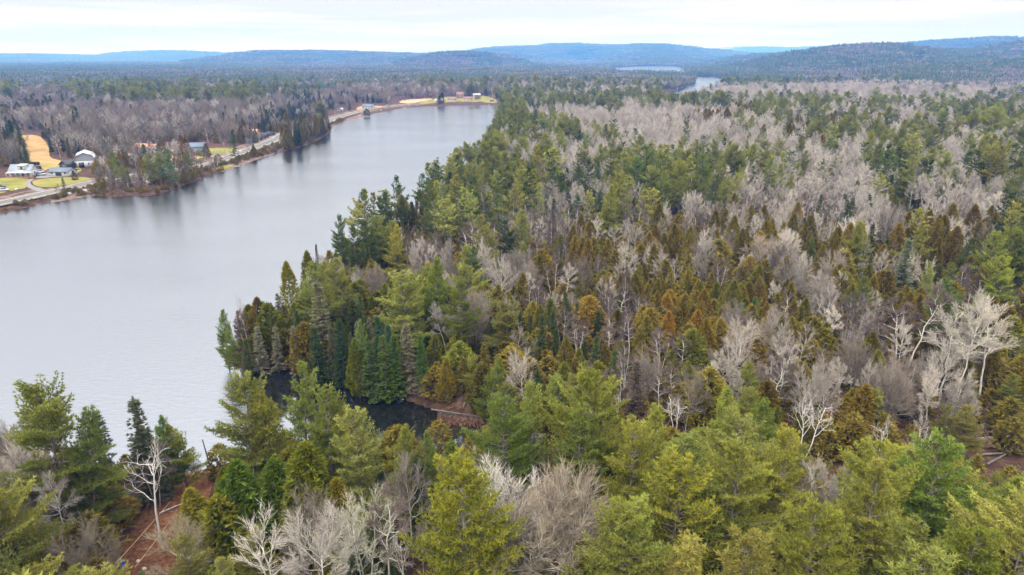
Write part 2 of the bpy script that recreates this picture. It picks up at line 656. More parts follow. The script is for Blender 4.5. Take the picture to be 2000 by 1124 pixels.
def make_fir(seed, H=13, lod=0, W=1.9, droop=0.15, sparse=0.0, cb=0.05):
    rs = np.random.RandomState(seed)
    tr, cr = MB(), MB()
    P = trunk_line(H, rs, 0.015, 6)
    tr.tube(P, H * 0.012 * (1 - 0.95 * P[:, 2] / H) + .01, 5 if lod == 0 else 3)
    C, D, V = [], [], []
    z = H * cb
    while z < H * .985:
        t = z / H
        nb = rs.randint(6, 9) if lod == 0 else rs.randint(4, 7)
        for b in range(nb):
            if rs.rand() < sparse:
                continue
            az = rs.rand() * 6.28
            L = W * ((1 - t) ** 0.85) * rs.uniform(.75, 1.15) + 0.12
            h = np.array([math.cos(az), math.sin(az), 0])
            g = np.array([-h[1], h[0], 0])
            o = at_line(P, z)
            sl = -droop + 0.5 * t
            bv = rs.rand() * .5 + .1
            if lod == 0 and L > .5:
                tr.tube(np.stack([o, o + h * L * .9 + np.array([0, 0, sl * L])]), [0.025, .006], 3, cap=False)
            m = max(2, int(L * (4.2 if lod == 0 else 2.0)))
            for q in np.linspace(.2, 1, m):
                pc = o + h * L * q + np.array([0, 0, sl * L * q + .12 * L * q * q])
                for sg in (-1, 0, 1):
                    C.append(pc + g * sg * 0.16 * L * (1.1 - q))
                    D.append(nrm(h * .9 + g * sg * .9 + np.array([0, 0, .12])))
                    V.append(bv + q * .35)
        z += (0.42 if lod == 0 else .75) * rs.uniform(.8, 1.2) * (1.1 - .4 * t)
    for i in range(4):
        C.append(at_line(P, H * (0.965 + .012 * i)))
        D.append(np.array([0, 0, 1.0]))
        V.append(.6)
    if lod == 0:
        blades(cr, C, D, 4, 0.42, 0.12, 0.38, rs, V, .3)
    else:
        blades(cr, C, D, 3, 0.72, 0.26, 0.38, rs, V, .3)
    return tr, cr


def make_bare(seed, H=15, lod=0, style="round", W=3.5, stems=1, twigs=7, clear=None):
    """bare broadleaf tree: trunk mesh = stem and limbs, crown mesh = branchlets and twigs; limbs reach for a dome"""
    rs = np.random.RandomState(seed)
    tr, cr = MB(), MB()
    TW = []
    clear = clear if clear is not None else {"round": .30, "fan": .48, "birch": .42, "snag": .40, "shrub": .03}[style]
    n1, n2, n3 = {"round": (13, 10, 7), "fan": (12, 9, 7), "birch": (10, 8, 7), "snag": (9, 4, 0), "shrub": (9, 5, 4)}[style]
    if lod:
        n1, n2, n3 = max(5, n1 - 3), max(2, n2 - 3), max(0, n3 - 1)
    top = {"round": .62, "fan": .78, "birch": .86, "snag": .8, "shrub": .25}[style]

    def bez(p, q, mid, n):
        t = np.linspace(0, 1, n)[:, None]
        Q = (1 - t) ** 2 * p + 2 * t * (1 - t) * mid + t * t * q
        Q[1:-1] += rs.normal(size=(n - 2, 3)) * (.02 if n < 8 else .008) * np.linalg.norm(q - p)
        return Q

    def on(Pt, u):
        x = min(u, .999) * (len(Pt) - 1)
        k = int(x)
        return Pt[k] + (Pt[k + 1] - Pt[k]) * (x - k), nrm(Pt[k + 1] - Pt[k])

    for st in range(stems):
        a0 = st * 6.28 / max(1, stems) + rs.rand()
        off = 0 if stems == 1 else H * .13
        Hs = H * (1 if st == 0 else rs.uniform(.82, 1.0))
        b0 = np.array([math.cos(a0), math.sin(a0), 0])
        T = bez(b0 * (.0 if stems == 1 else .2), b0 * off + np.array([rs.normal() * .25, rs.normal() * .25, Hs * top]), b0 * off * .4 + np.array([rs.normal() * .15, rs.normal() * .15, Hs * top * .5]), 8)
        r0 = H * (0.0105 if style != "snag" else .0115) * (1 if stems == 1 else .75)
        tr.tube(T, r0 * (1 if lod == 0 else 1.35) * (1 - .7 * np.linspace(0, 1, len(T)) ** .9), 6 if lod == 0 else 3)
        cz = Hs * (clear * .75 + .12)
        for i in range(n1):
            u = (i + .5 + rs.uniform(-.3, .3)) / n1
            az = i * 2.4 + rs.rand() * .7
            el = math.asin(min(1, .12 + .88 * u)) if style != "snag" else R(rs.uniform(15, 75))
            rad = W * (1 if stems == 1 else .72) * rs.uniform(.82, 1.1) * (rs.uniform(.5, 1) if style == "snag" else 1)
            tip = np.array([T[-1][0] + rad * math.cos(az) * math.cos(el), T[-1][1] + rad * math.sin(az) * math.cos(el), cz + (Hs - cz) * math.sin(el) * rs.uniform(.93, 1.02)])
            q = clear / top + (1 - clear / top) * u ** .8
            p, _ = on(T, min(.98, q))
            tip[2] = max(tip[2], p[2] + .12 * rad)
            L = np.linalg.norm(tip - p)
            mid = p + (tip - p) * .5 + np.array([0, 0, -.10 * L if style in ("round", "snag") else -.02 * L]) + (np.array([math.cos(az), math.sin(az), 0]) * L * .10)
            B = bez(p, tip, mid, 6)
            rb = r0 * (.32 if style != "snag" else .42) * (1.1 - .4 * u)
            tr.tube(B, rb * (1 - .75 * np.linspace(0, 1, 6)), 4 if lod == 0 else 3, cap=False)
            for j in range(n2):
                qj = .22 + .78 * (j + rs.rand()) / n2
                pj, dj = on(B, qj)
                Lj = L * (.60 - .32 * qj) * rs.uniform(.75, 1.2)
                dd_ = nrm(dj + nrm(rs.normal(size=3)) * (.55 if style != "snag" else .9) + np.array([0, 0, .10]))
                ej = pj + dd_ * Lj
                Bj = bez(pj, ej, pj + (ej - pj) * .5 + rs.normal(size=3) * .06 * Lj, 4)
                if style == "snag":
                    tr.tube(Bj, rb * .45 * (1 - .75 * np.linspace(0, 1, 4)), 3, cap=False)
                    for _k in range(4):
                        pk, dk = on(Bj, rs.uniform(.3, .98))
                        dk = nrm(dk + nrm(rs.normal(size=3)) * .8)
                        tr.tube([pk, pk + dk * Lj * .25, pk + dk * Lj * .5 + rs.normal(size=3) * .05], [rb * .2, rb * .14, .008], 3, cap=False)
                    continue
                (tr if lod == 0 else cr).tube(Bj, max(.011, rb * .38) * (1 - .7 * np.linspace(0, 1, 4)), 3, cap=False, var=.6)
                for k3 in range(n3):
                    p3, d3 = on(Bj, .15 + .85 * (k3 + rs.rand()) / n3)
                    d3 = nrm(d3 + nrm(rs.normal(size=3)) * .6 + np.array([0, 0, .12]))
                    L3 = max(.5, Lj * .55 * rs.uniform(.7, 1.2))
                    e3 = p3 + d3 * L3
                    w3 = .011 if lod == 0 else .024
                    TW.append((p3, e3, w3 * 1.4))
                    for k5 in range(twigs if lod == 0 else max(2, twigs - 3)):
                        u5 = rs.uniform(.15, 1)
                        d5 = nrm(d3 + nrm(rs.normal(size=3)) * .55 + np.array([0, 0, -.12 if style == "birch" else .08]))
                        pp = p3 + (e3 - p3) * u5
                        TW.append((pp, pp + d5 * max(.45, L3 * .75) * rs.uniform(.6, 1.2), w3))
    if TW:
        A = np.array([a for a, b, c in TW])
        B = np.array([b for a, b, c in TW])
        w = np.array([c for a, b, c in TW])[:, None]
        d = nrm(B - A)
        s1 = nrm(np.cross(d, rs.normal(size=d.shape)))
        s2 = np.cross(d, s1)
        va = np.repeat(rs.rand(len(A)), 3)
        for s in (s1, s2):
            cr.tris(np.stack([A - s * w, A + s * w, B], 1).reshape(-1, 3), va)
    if not cr.V:
        cr = None
    return tr, cr


LIB = {}      # kind -> lod -> list of (trunk mesh, crown mesh, merged mesh, H)


def reg(kind, lod, seed, pair, bm, cm, H):
    tr, cr = pair
    if cr is None:
        mt = tr.mesh(kind + "_trunk", [M[bm]], True)
        LIB.setdefault(kind, {}).setdefault(lod, []).append((mt, None, mt, H))
        return
    LIB.setdefault(kind, {}).setdefault(lod, []).append(
        (tr.mesh(kind + "_trunk", [M[bm]], True) if lod == 0 or kind else None, cr.mesh(kind + "_crown", [M[cm]]), merged(tr, cr).mesh(kind, [M[bm], M[cm]]), H))


for i, (H, cb, W, sh, rg, gp) in enumerate([(20, .26, 4.9, .50, .26, 0), (18, .20, 4.5, .55, .28, .05), (21, .38, 5.2, .40, .34, .10), (16, .14, 4.0, .70, .22, 0), (22, .30, 4.6, .55, .32, .08)]):
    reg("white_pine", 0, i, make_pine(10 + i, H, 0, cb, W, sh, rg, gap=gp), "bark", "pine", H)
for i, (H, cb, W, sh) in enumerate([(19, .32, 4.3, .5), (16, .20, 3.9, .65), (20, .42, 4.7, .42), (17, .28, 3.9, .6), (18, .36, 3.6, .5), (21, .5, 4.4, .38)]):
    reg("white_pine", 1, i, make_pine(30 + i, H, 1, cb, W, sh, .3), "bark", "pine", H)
for i, (H, cb, W, sh) in enumerate([(20, .36, 3.7, .6), (22, .45, 4.2, .5)]):
    reg("dark_pine", 0, i, make_pine(40 + i, H, 0, cb, W, sh, .35, gap=.12), "bark", "pine2", H)
    reg("dark_pine", 1, i, make_pine(44 + i, H, 1, cb, W, sh, .35, gap=.1), "bark", "pine2", H)
for i, (H, W, sh) in enumerate([(10, 1.9, 1.6), (8, 1.7, 1.4), (12, 2.1, 1.7), (7, 2.0, 2.2)]):
    reg("cedar_tree", 0, i, make_cedar(50 + i, H, 0, W, shape=sh), "bark", "cedar", H)
    reg("cedar_tree", 1, i, make_cedar(60 + i, H, 1, W, shape=sh), "bark", "cedar", H)
for i, (H, W, dr) in enumerate([(13, 1.8, .12), (15, 2.1, .2), (11, 1.6, .1), (14, 1.5, .15)]):
    reg("fir_tree", 0, i, make_fir(70 + i, H, 0, W, dr), "bark", "fir", H)
    reg("fir_tree", 1, i, make_fir(80 + i, H, 1, W, dr), "bark", "fir", H)
for i, (H, W, dr, sp) in enumerate([(12, 1.6, .3, .25), (14, 1.8, .25, .15)]):
    reg("grey_spruce", 0, i, make_fir(90 + i, H, 0, W, dr, sp), "bark", "greyfir", H)
    reg("grey_spruce", 1, i, make_fir(95 + i, H, 1, W, dr, sp), "bark", "greyfir", H)
for i, (H, W, st, sty) in enumerate([(14, 3.7, 1, "round"), (12, 3.6, 1, "round"), (15, 2.7, 1, "fan"), (13, 3.9, 3, "round"), (17, 3.0, 1, "fan"), (15, 2.3, 2, "fan")]):
    reg("bare_tree", 0, i, make_bare(100 + i, H, 0, sty, W, st), "aspen", "twig_grey" if i in (1, 3) else "twig_pale", H)
for i, (H, W, st) in enumerate([(15, 3.0, 3), (14, 2.6, 1)]):
    reg("bare_tree", 0, 7 + i, make_bare(160 + i, H, 0, "fan", W, st, twigs=1, clear=.3), "aspen", "twig_pale", H)
for i, (H, W, sty) in enumerate([(13, 3.3, "round"), (14, 2.6, "fan"), (12, 3.1, "round"), (15, 2.8, "fan"), (16, 2.3, "fan")]):
    reg("bare_tree", 1, i, make_bare(110 + i, H, 1, sty, W, 1), "aspen", ["twig_pale", "twig_pale", "twig_grey", "twig_grey", "twig_pale"][i], H)
for i, (H, W, sty) in enumerate([(13, 4.2, "round"), (14, 3.4, "fan"), (12, 4.0, "round")]):
    reg("maple_tree", 0, i, make_bare(118 + i, H, 0, sty, W, 1), "bark", "twig_grey", H)
    reg("maple_tree", 1, i, make_bare(114 + i, H, 1, sty, W, 1), "bark", ["twig_grey", "twig_purple", "twig_grey"][i], H)
for i, (H, W, st) in enumerate([(14, 2.3, 1), (13, 2.2, 2), (15, 2.5, 3), (12, 2.0, 1)]):
    reg("birch_tree", 0, i, make_bare(120 + i, H, 0, "birch", W, st), "white", "twig_purple", H)
for i, (H, W, st) in enumerate([(14, 2.3, 1), (13, 2.2, 2), (12, 2.0, 1)]):
    reg("birch_tree", 1, i, make_bare(130 + i, H, 1, "birch", W, st), "white", "twig_purple", H)
for i, (H, W, st) in enumerate([(13, 3.0, 1), (15, 3.4, 2), (11, 2.2, 1)]):
    reg("dead_tree", 0, i, make_bare(140 + i, H, 0, "snag", W, st), "white", "twig_white", H)
    reg("dead_tree", 1, i, make_bare(145 + i, H, 1, "snag", W, st), "white", "twig_white", H)
for i, (H, W) in enumerate([(3.2, 2.2), (2.4, 2.0), (4.2, 2.3)]):
    reg("bare_shrub", 0, i, make_bare(150 + i, H, 1, "shrub", W * .6, 3, twigs=6), "bark", "brush", H)
    reg("bare_shrub", 1, i, make_bare(155 + i, H, 1, "shrub", W * .6, 2, twigs=5), "bark", "brush", H)

# ------------------------------------------------------------------ terrain sheet
def ring_mesh(name, radii, az, mat, zfun=None, smooth=True):
    A, Rr = np.meshgrid(az, radii)
    X, Y = Rr * np.sin(A), Rr * np.cos(A)
    Z = zfun(X, Y) if zfun else np.zeros_like(X)
    nr, na = X.shape
    V = np.stack([X.ravel(), Y.ravel(), Z.ravel()], 1)
    i = np.arange(nr - 1)[:, None] * na + np.arange(na - 1)[None]
    i = i.ravel()
    T = np.concatenate([np.stack([i, i + 1, i + na + 1], 1), np.stack([i, i + na + 1, i + na], 1)])
    mb = MB()
    mb.add(V, T)
    return link(name, mb.mesh(name, [mat], smooth))


azn = np.concatenate([np.linspace(-180, -56, 30), np.linspace(-54, -45.5, 30), np.linspace(-45, 45, 460), np.linspace(45.5, 54, 30), np.linspace(56, 180, 30)]) * math.pi / 180
rn = np.concatenate([np.linspace(0.5, 30, 8), np.geomspace(32, 1400, 300)])
rf = np.concatenate([[1400], np.geomspace(1420, 26000, 230)])
m_floor = ground_mat("leaf_litter", [(.30, (.028, .018, .013)), (.48, (.07, .042, .029)), (.60, (.11, .07, .048)), (.74, (.18, .135, .105))], 0.55, 10,
                     [(.3, (.7, .66, .62)), (.5, (1.0, .92, .85)), (.7, (1.1, .85, .72))], .03, .6)
m_hill = ground_mat("distant_forest_floor", [(.38, (.014, .022, .014)), (.5, (.028, .032, .024)), (.66, (.07, .06, .05))], 0.006, 12,
                    [(.3, (.7, .75, .75)), (.7, (1.1, 1.05, 1.1))], .0016, .0)
fl = ring_mesh("ground", rn, azn, m_floor, ground)
tag(fl, "brown leaf littered forest ground under the trees", kind="structure")
azf = np.concatenate([np.linspace(-180, -56, 40), np.linspace(-54, 54, 620), np.linspace(56, 180, 40)]) * math.pi / 180
hl = ring_mesh("hills", rf, azf, m_hill, ground)
tag(hl, "rolling forested hills fading to blue", kind="structure")

# water sheet
m, t, out = mat_new("lake_water")
g = N(t, "ShaderNodeNewGeometry")
mpx = N(t, "ShaderNodeMapping")
mpx.inputs["Rotation"].default_value = (0, 0, R(18))
mpx.inputs["Scale"].default_value = (0.45, 1.0, 1)
t.links.new(g.outputs["Position"], mpx.inputs[0])
w1 = N(t, "ShaderNodeTexNoise", i_Scale=1.1, i_Detail=5.0, i_Roughness=.6)
t.links.new(mpx.outputs[0], w1.inputs["Vector"])
w2 = N(t, "ShaderNodeTexNoise", i_Scale=0.02, i_Detail=4.0)
t.links.new(mpx.outputs[0], w2.inputs["Vector"])
bp = N(t, "ShaderNodeBump")
bp.inputs["Distance"].default_value = 0.20
t.links.new(MATH(t, "MULTIPLY", RAMP(t, w2.outputs["Fac"], [(.35, .35), (.65, 1.0)]), 0.9), bp.inputs["Strength"])
t.links.new(w1.outputs["Fac"], bp.inputs["Height"])
gl = N(t, "ShaderNodeBsdfGlossy")
gl.inputs["Roughness"].default_value = 0.10
gl.inputs["Color"].default_value = (0.895, 0.945, 1.0, 1)
t.links.new(bp.outputs[0], gl.inputs["Normal"])
df = N(t, "ShaderNodeBsdfDiffuse")
df.inputs[0].default_value = (0.010, 0.010, 0.010, 1)
lw = N(t, "ShaderNodeFresnel")
lw.inputs["IOR"].default_value = 2.1
t.links.new(bp.outputs[0], lw.inputs["Normal"])
fac = MATH(t, "ADD", MATH(t, "MULTIPLY", lw.outputs[0], 0.60), 0.31, True)
mx = N(t, "ShaderNodeMixShader")
t.links.new(fac, mx.inputs[0])
t.links.new(df.outputs[0], mx.inputs[1])
t.links.new(gl.outputs[0], mx.inputs[2])
t.links.new(mx.outputs[0], out.inputs[0])
M["water"] = m
mb = MB()
mb.quad((-1600, 20, 0), (3200, 20, 0), (3200, 7500, 0), (-1600, 7500, 0))
wtr = link("lake_water", mb.mesh("lake_water", [m]))
tag(wtr, "pale lake reflecting the overcast sky", kind="structure")

mc = m.copy()
mc.name = "calm_water"
for nd in mc.node_tree.nodes:
    if nd.type == "BUMP":
        for l_ in list(nd.inputs["Strength"].links):
            mc.node_tree.links.remove(l_)
        nd.inputs["Strength"].default_value = .05
    if nd.type == "BSDF_GLOSSY":
        nd.inputs["Roughness"].default_value = .05
IN_PX = [(452, 690), (478, 690), (540, 690), (620, 700), (700, 735), (800, 775), (880, 795), (1010, 820), (1030, 850), (940, 885), (860, 890), (780, 885), (660, 885), (600, 880), (560, 835), (520, 800), (480, 760), (462, 722)]
IP = chaikin(np.array([G(x_, y_) for x_, y_ in IN_PX]), 2)
mb = MB()
rr_ = mgeo.delaunay_2d_cdt([Vector(p) for p in IP], [], [list(range(len(IP)))], 1, 1e-4)
mb.add(np.array([(v.x, v.y, .004) for v in rr_[0]]), np.array([f for f in rr_[2] if len(f) == 3]))
tag(link("inlet_water", mb.mesh("inlet_water", [mc])), "dark sheltered water of the narrow inlet", kind="structure")

# haze box
m, t, out = mat_new("haze_air")
pv = N(t, "ShaderNodeVolumePrincipled")
pv.inputs["Color"].default_value = (0.10, 0.32, 1.0, 1)
pv.inputs["Absorption Color"].default_value = (1, 1, 1, 1)
pv.inputs["Density"].default_value = 1.7e-4
pv.inputs["Anisotropy"].default_value = 0.0
t.links.new(pv.outputs[0], out.inputs["Volume"])
mb = MB()
mb.box(-27000, 27000, -27000, 27000, -4, 460)
hz_o = link("haze", mb.mesh("haze", [m]))
tag(hz_o, "thin blue haze filling the valley", kind="stuff")


# ------------------------------------------------------------------ draped surfaces
def drape(name, pts_px=None, mat=None, lift=.08, step=4.0, world_pts=None, label=None, smooth_n=1):
    P = np.array([tuple(GP(x, y)[:2]) for x, y in pts_px]) if world_pts is None else np.array(world_pts)
    if smooth_n:
        P = chaikin(P, smooth_n)
    x0, y0 = P.min(0)
    x1, y1 = P.max(0)
    gx, gy = np.meshgrid(np.arange(x0, x1, step), np.arange(y0, y1, step))
    gx, gy = gx.ravel(), gy.ravel()
    d, ins = pdist(P, gx, gy)
    k = ins & (d > step * .4)
    # densify outline
    B = []
    for i in range(len(P)):
        a, b = P[i], P[(i + 1) % len(P)]
        n = max(1, int(np.linalg.norm(b - a) / step))
        for j in range(n):
            B.append(a + (b - a) * j / n)
    B = np.array(B)
    allp = np.concatenate([B, np.stack([gx[k], gy[k]], 1)])
    nb = len(B)
    r = mgeo.delaunay_2d_cdt([Vector(p) for p in allp], [], [list(range(nb))], 1, 1e-4)
    V = np.array([(v.x, v.y) for v in r[0]])
    Z = ground(V[:, 0], V[:, 1]) + lift
    mb = MB()
    mb.add(np.column_stack([V, Z]), np.array([f for f in r[2] if len(f) == 3]))
    o = link(name, mb.mesh(name, [mat], True))
    tag(o, label, kind="structure")
    return o, P


def strip(name, line, width, mat, lift, label=None, offset=0.0, pitch=3.0, flat=True):
    L = [np.array(p) for p in line]
    C = []
    for a, b in zip(L[:-1], L[1:]):
        n = max(1, int(np.linalg.norm(b - a) / pitch))
        for j in range(n):
            C.append(a + (b - a) * j / n)
    C.append(L[-1])
    C = np.array(C)
    for _ in range(6):
        C[1:-1] = (C[:-2] + C[1:-1] * 2 + C[2:]) / 4
    T = nrm(np.gradient(C, axis=0))
    Nn = np.stack([-T[:, 1], T[:, 0]], 1)
    a = C + Nn * (offset - width / 2)
    b = C + Nn * (offset + width / 2)
    zc = ground(C[:, 0], C[:, 1])
    za, zb = ground(a[:, 0], a[:, 1]), ground(b[:, 0], b[:, 1])
    if flat:
        za, zb = np.maximum(za, zc), np.maximum(zb, zc)
    za, zb = za + lift, zb + lift
    V = np.concatenate([np.column_stack([a, za]), np.column_stack([b, zb])])
    n = len(C)
    i = np.arange(n - 1)
    mb = MB()
    mb.add(V, np.concatenate([np.stack([i, i + 1, i + n + 1], 1), np.stack([i, i + n + 1, i + n], 1)]))
    o = link(name, mb.mesh(name, [mat], True))
    tag(o, label, kind="structure")
    return o, C


m_hay = ground_mat("dry_hay_field", [(.3, (.25, .155, .055)), (.5, (.36, .23, .09)), (.7, (.43, .29, .13))], .12, 8)
m_lawn = ground_mat("autumn_lawn", [(.3, (.13, .14, .03)), (.5, (.21, .20, .04)), (.72, (.32, .24, .08))], .10, 8)
m_grav = ground_mat("gravel", [(.3, (.17, .16, .15)), (.7, (.27, .255, .24))], .7, 8)
m_road = ground_mat("old_asphalt", [(.3, (.12, .115, .112)), (.7, (.17, .165, .16))], .5, 6)
m_shoul = ground_mat("road_shoulder_gravel", [(.3, (.16, .13, .10)), (.7, (.27, .23, .19))], .5, 6)
m_bank = ground_mat("brush_bank", [(.3, (.07, .045, .035)), (.5, (.16, .11, .085)), (.7, (.28, .21, .15))], .35, 9)
m_rust = ground_mat("fallen_needle_litter", [(.32, (.075, .034, .018)), (.47, (.17, .075, .036)), (.58, (.235, .112, .055)), (.74, (.33, .21, .13))], 2.2, 10, [(.3, (.6, .6, .6)), (.6, (1.1, 1.0, .95))], .12, .8)
m_mud = ground_mat("brown_mud_and_roots", [(.3, (.04, .022, .014)), (.5, (.10, .058, .038)), (.7, (.19, .125, .09))], .8, 9)
m_paintw = plain("white_road_paint", (.75, .74, .70))
m_painty = plain("yellow_road_paint", (.62, .45, .10))
m_tan = ground_mat("bare_tan_soil", [(.3, (.34, .22, .12)), (.7, (.52, .38, .24))], .3, 8)

EXCL = []     # treeless polygons
road_px = [(-420, 500), (-220, 450), (-60, 411), (0, 398), (50, 388), (100, 376), (150, 364), (190, 355), (240, 347), (300, 339), (360, 331), (410, 322), (450, 306), (500, 288), (535, 274), (556, 262), (580, 252), (610, 246), (635, 240),
           (660, 230), (695, 220), (730, 213), (775, 206), (812, 203)]
road_w = [tuple(GP(x, y)[:2]) for x, y in road_px]
for k_, (o_, w_) in enumerate(((-12, 8), (-4, 8), (4, 8), (12, 8))):
    b_, _ = strip("bank", road_w, w_ + .02, m_bank, .06 + .004 * k_, "brushy brown embankment along the lakeside road", o_ - 3, flat=False)
    if k_ == 0:
        bank0 = b_
    else:
        b_.parent = bank0
strip("road_shoulder", road_w, 11.5, m_shoul, .22, "pale gravel shoulders of the lakeside road")
_, ROADC = strip("road", road_w, 7.4, m_road, .27, "grey two lane road along the far lakeshore")
for off, mm, nm in ((-3.3, m_paintw, "road_edge_marking"), (3.3, m_paintw, "road_edge_marking"), (0, m_painty, "road_centre_marking")):
    strip(nm, road_w, .22, mm, .30, {-3.3: "white line along one edge", 3.3: "white line along the other edge", 0: "yellow centre line"}[off] + " of the lakeside road", off)

AREAS = [
    ("hay_field", [(27, 266), (50, 264), (74, 266), (95, 284), (96, 300), (98, 309), (118, 314), (148, 320), (152, 328), (112, 334), (75, 330), (52, 318), (58, 303), (44, 284)], m_hay, "tan hay field climbing behind the farmyard"),
    ("lawn", [(62, 330), (84, 320), (120, 322), (158, 328), (160, 337), (132, 340), (108, 333), (86, 336), (70, 342)], m_lawn, "green lawn between the shed and the hay field"),
    ("gravel_lot", [(66, 348), (84, 338), (104, 330), (124, 331), (158, 338), (138, 345), (110, 346), (84, 349)], m_grav, "pale gravel yard between house and garage"),
    ("front_lawn", [(-160, 392), (-120, 372), (-60, 358), (0, 348), (40, 348), (60, 350), (46, 358), (54, 368), (30, 372), (0, 379), (-60, 396)], m_lawn, "yellow green lawn left of the farm driveway"),
    ("roadside_lawn", [(66, 352), (110, 348), (140, 347), (172, 347), (180, 351), (140, 360), (102, 368), (78, 366), (62, 360)], m_lawn, "tan and green slope above the road"),
    ("farm_driveway", [(60, 350), (68, 350), (58, 357), (64, 364), (84, 370), (98, 374), (84, 377), (66, 372), (52, 366), (46, 358), (52, 352)], m_grav, "grey driveway curving down from the farmhouse to the road"),
    ("yard", [(222, 306), (240, 301), (266, 300), (300, 305), (345, 304), (400, 306), (410, 312), (350, 314), (300, 316), (240, 314)], m_tan, "bare tan yard round the orange roofed house"),
    ("green_lawn", [(404, 291), (430, 289), (462, 291), (478, 293), (470, 299), (440, 302), (402, 301)], m_lawn, "green lawn between trees and road"),
    ("side_road", [(408, 303), (440, 301), (475, 294), (505, 287), (502, 291), (470, 299), (440, 305), (412, 308)], m_grav, "pale side road joining the lakeside road"),
    ("point_lawn", [(424, 331), (436, 324), (450, 322), (456, 326), (444, 333), (428, 336)], m_lawn, "small yellow lawn by the water"),
    ("far_lawn", [(812, 205), (826, 197), (850, 190), (868, 186), (905, 186), (945, 187), (968, 193), (973, 203), (930, 204.5), (870, 205.5)], m_lawn, "yellow green lawns at the head of the lake"),
    ("sand_field", [(776, 201), (788, 195), (830, 193), (848, 192), (826, 198), (806, 203)], m_tan, "pale sandy field at the head of the lake"),
    ("far_field", [(528, 184), (540, 176), (600, 175), (655, 178), (660, 184), (600, 183)], m_hay, "thin tan field among the far woods"),
    ("shore_lawn", [(692, 214), (705, 207), (742, 207), (752, 210), (716, 217)], m_hay, "tan lawn round the white roadside house"),
    ("needle_clearing", [(380, 922), (414, 917), (420, 930), (412, 960), (400, 1000), (385, 1040), (360, 1100), (345, 1150), (320, 1210), (220, 1210), (180, 1150), (215, 1080), (270, 1020), (300, 960), (330, 934)], m_rust, "rust brown strip of fallen needles running to the lake"),
    ("slope_clearing", [(1905, 868), (1940, 858), (2010, 855), (2060, 880), (2050, 915), (1960, 918), (1920, 900)], m_floor, "open brown slope with fallen trunks"),
]
for k, (nm, pts, mt, lb) in enumerate(AREAS):
    far = pts[0][1] < 420
    _, P = drape(nm, pts, mt, (.10 + .015 * (k % 5)) if far else .05, 5.0 if far else 2.5, label=lb)
    EXCL.append(P)
# inlet bank: red-brown soil where the shore shows
_, P = drape("muddy_bank", [(432, 690), (470, 678), (560, 690), (640, 712), (720, 738), (800, 770), (880, 796), (960, 812), (1005, 828), (1060, 822), (1040, 790), (950, 780), (860, 760), (760, 735), (660, 700), (560, 670), (470, 662)], m_mud, .05, 2.5, label="red brown muddy bank of the inlet")

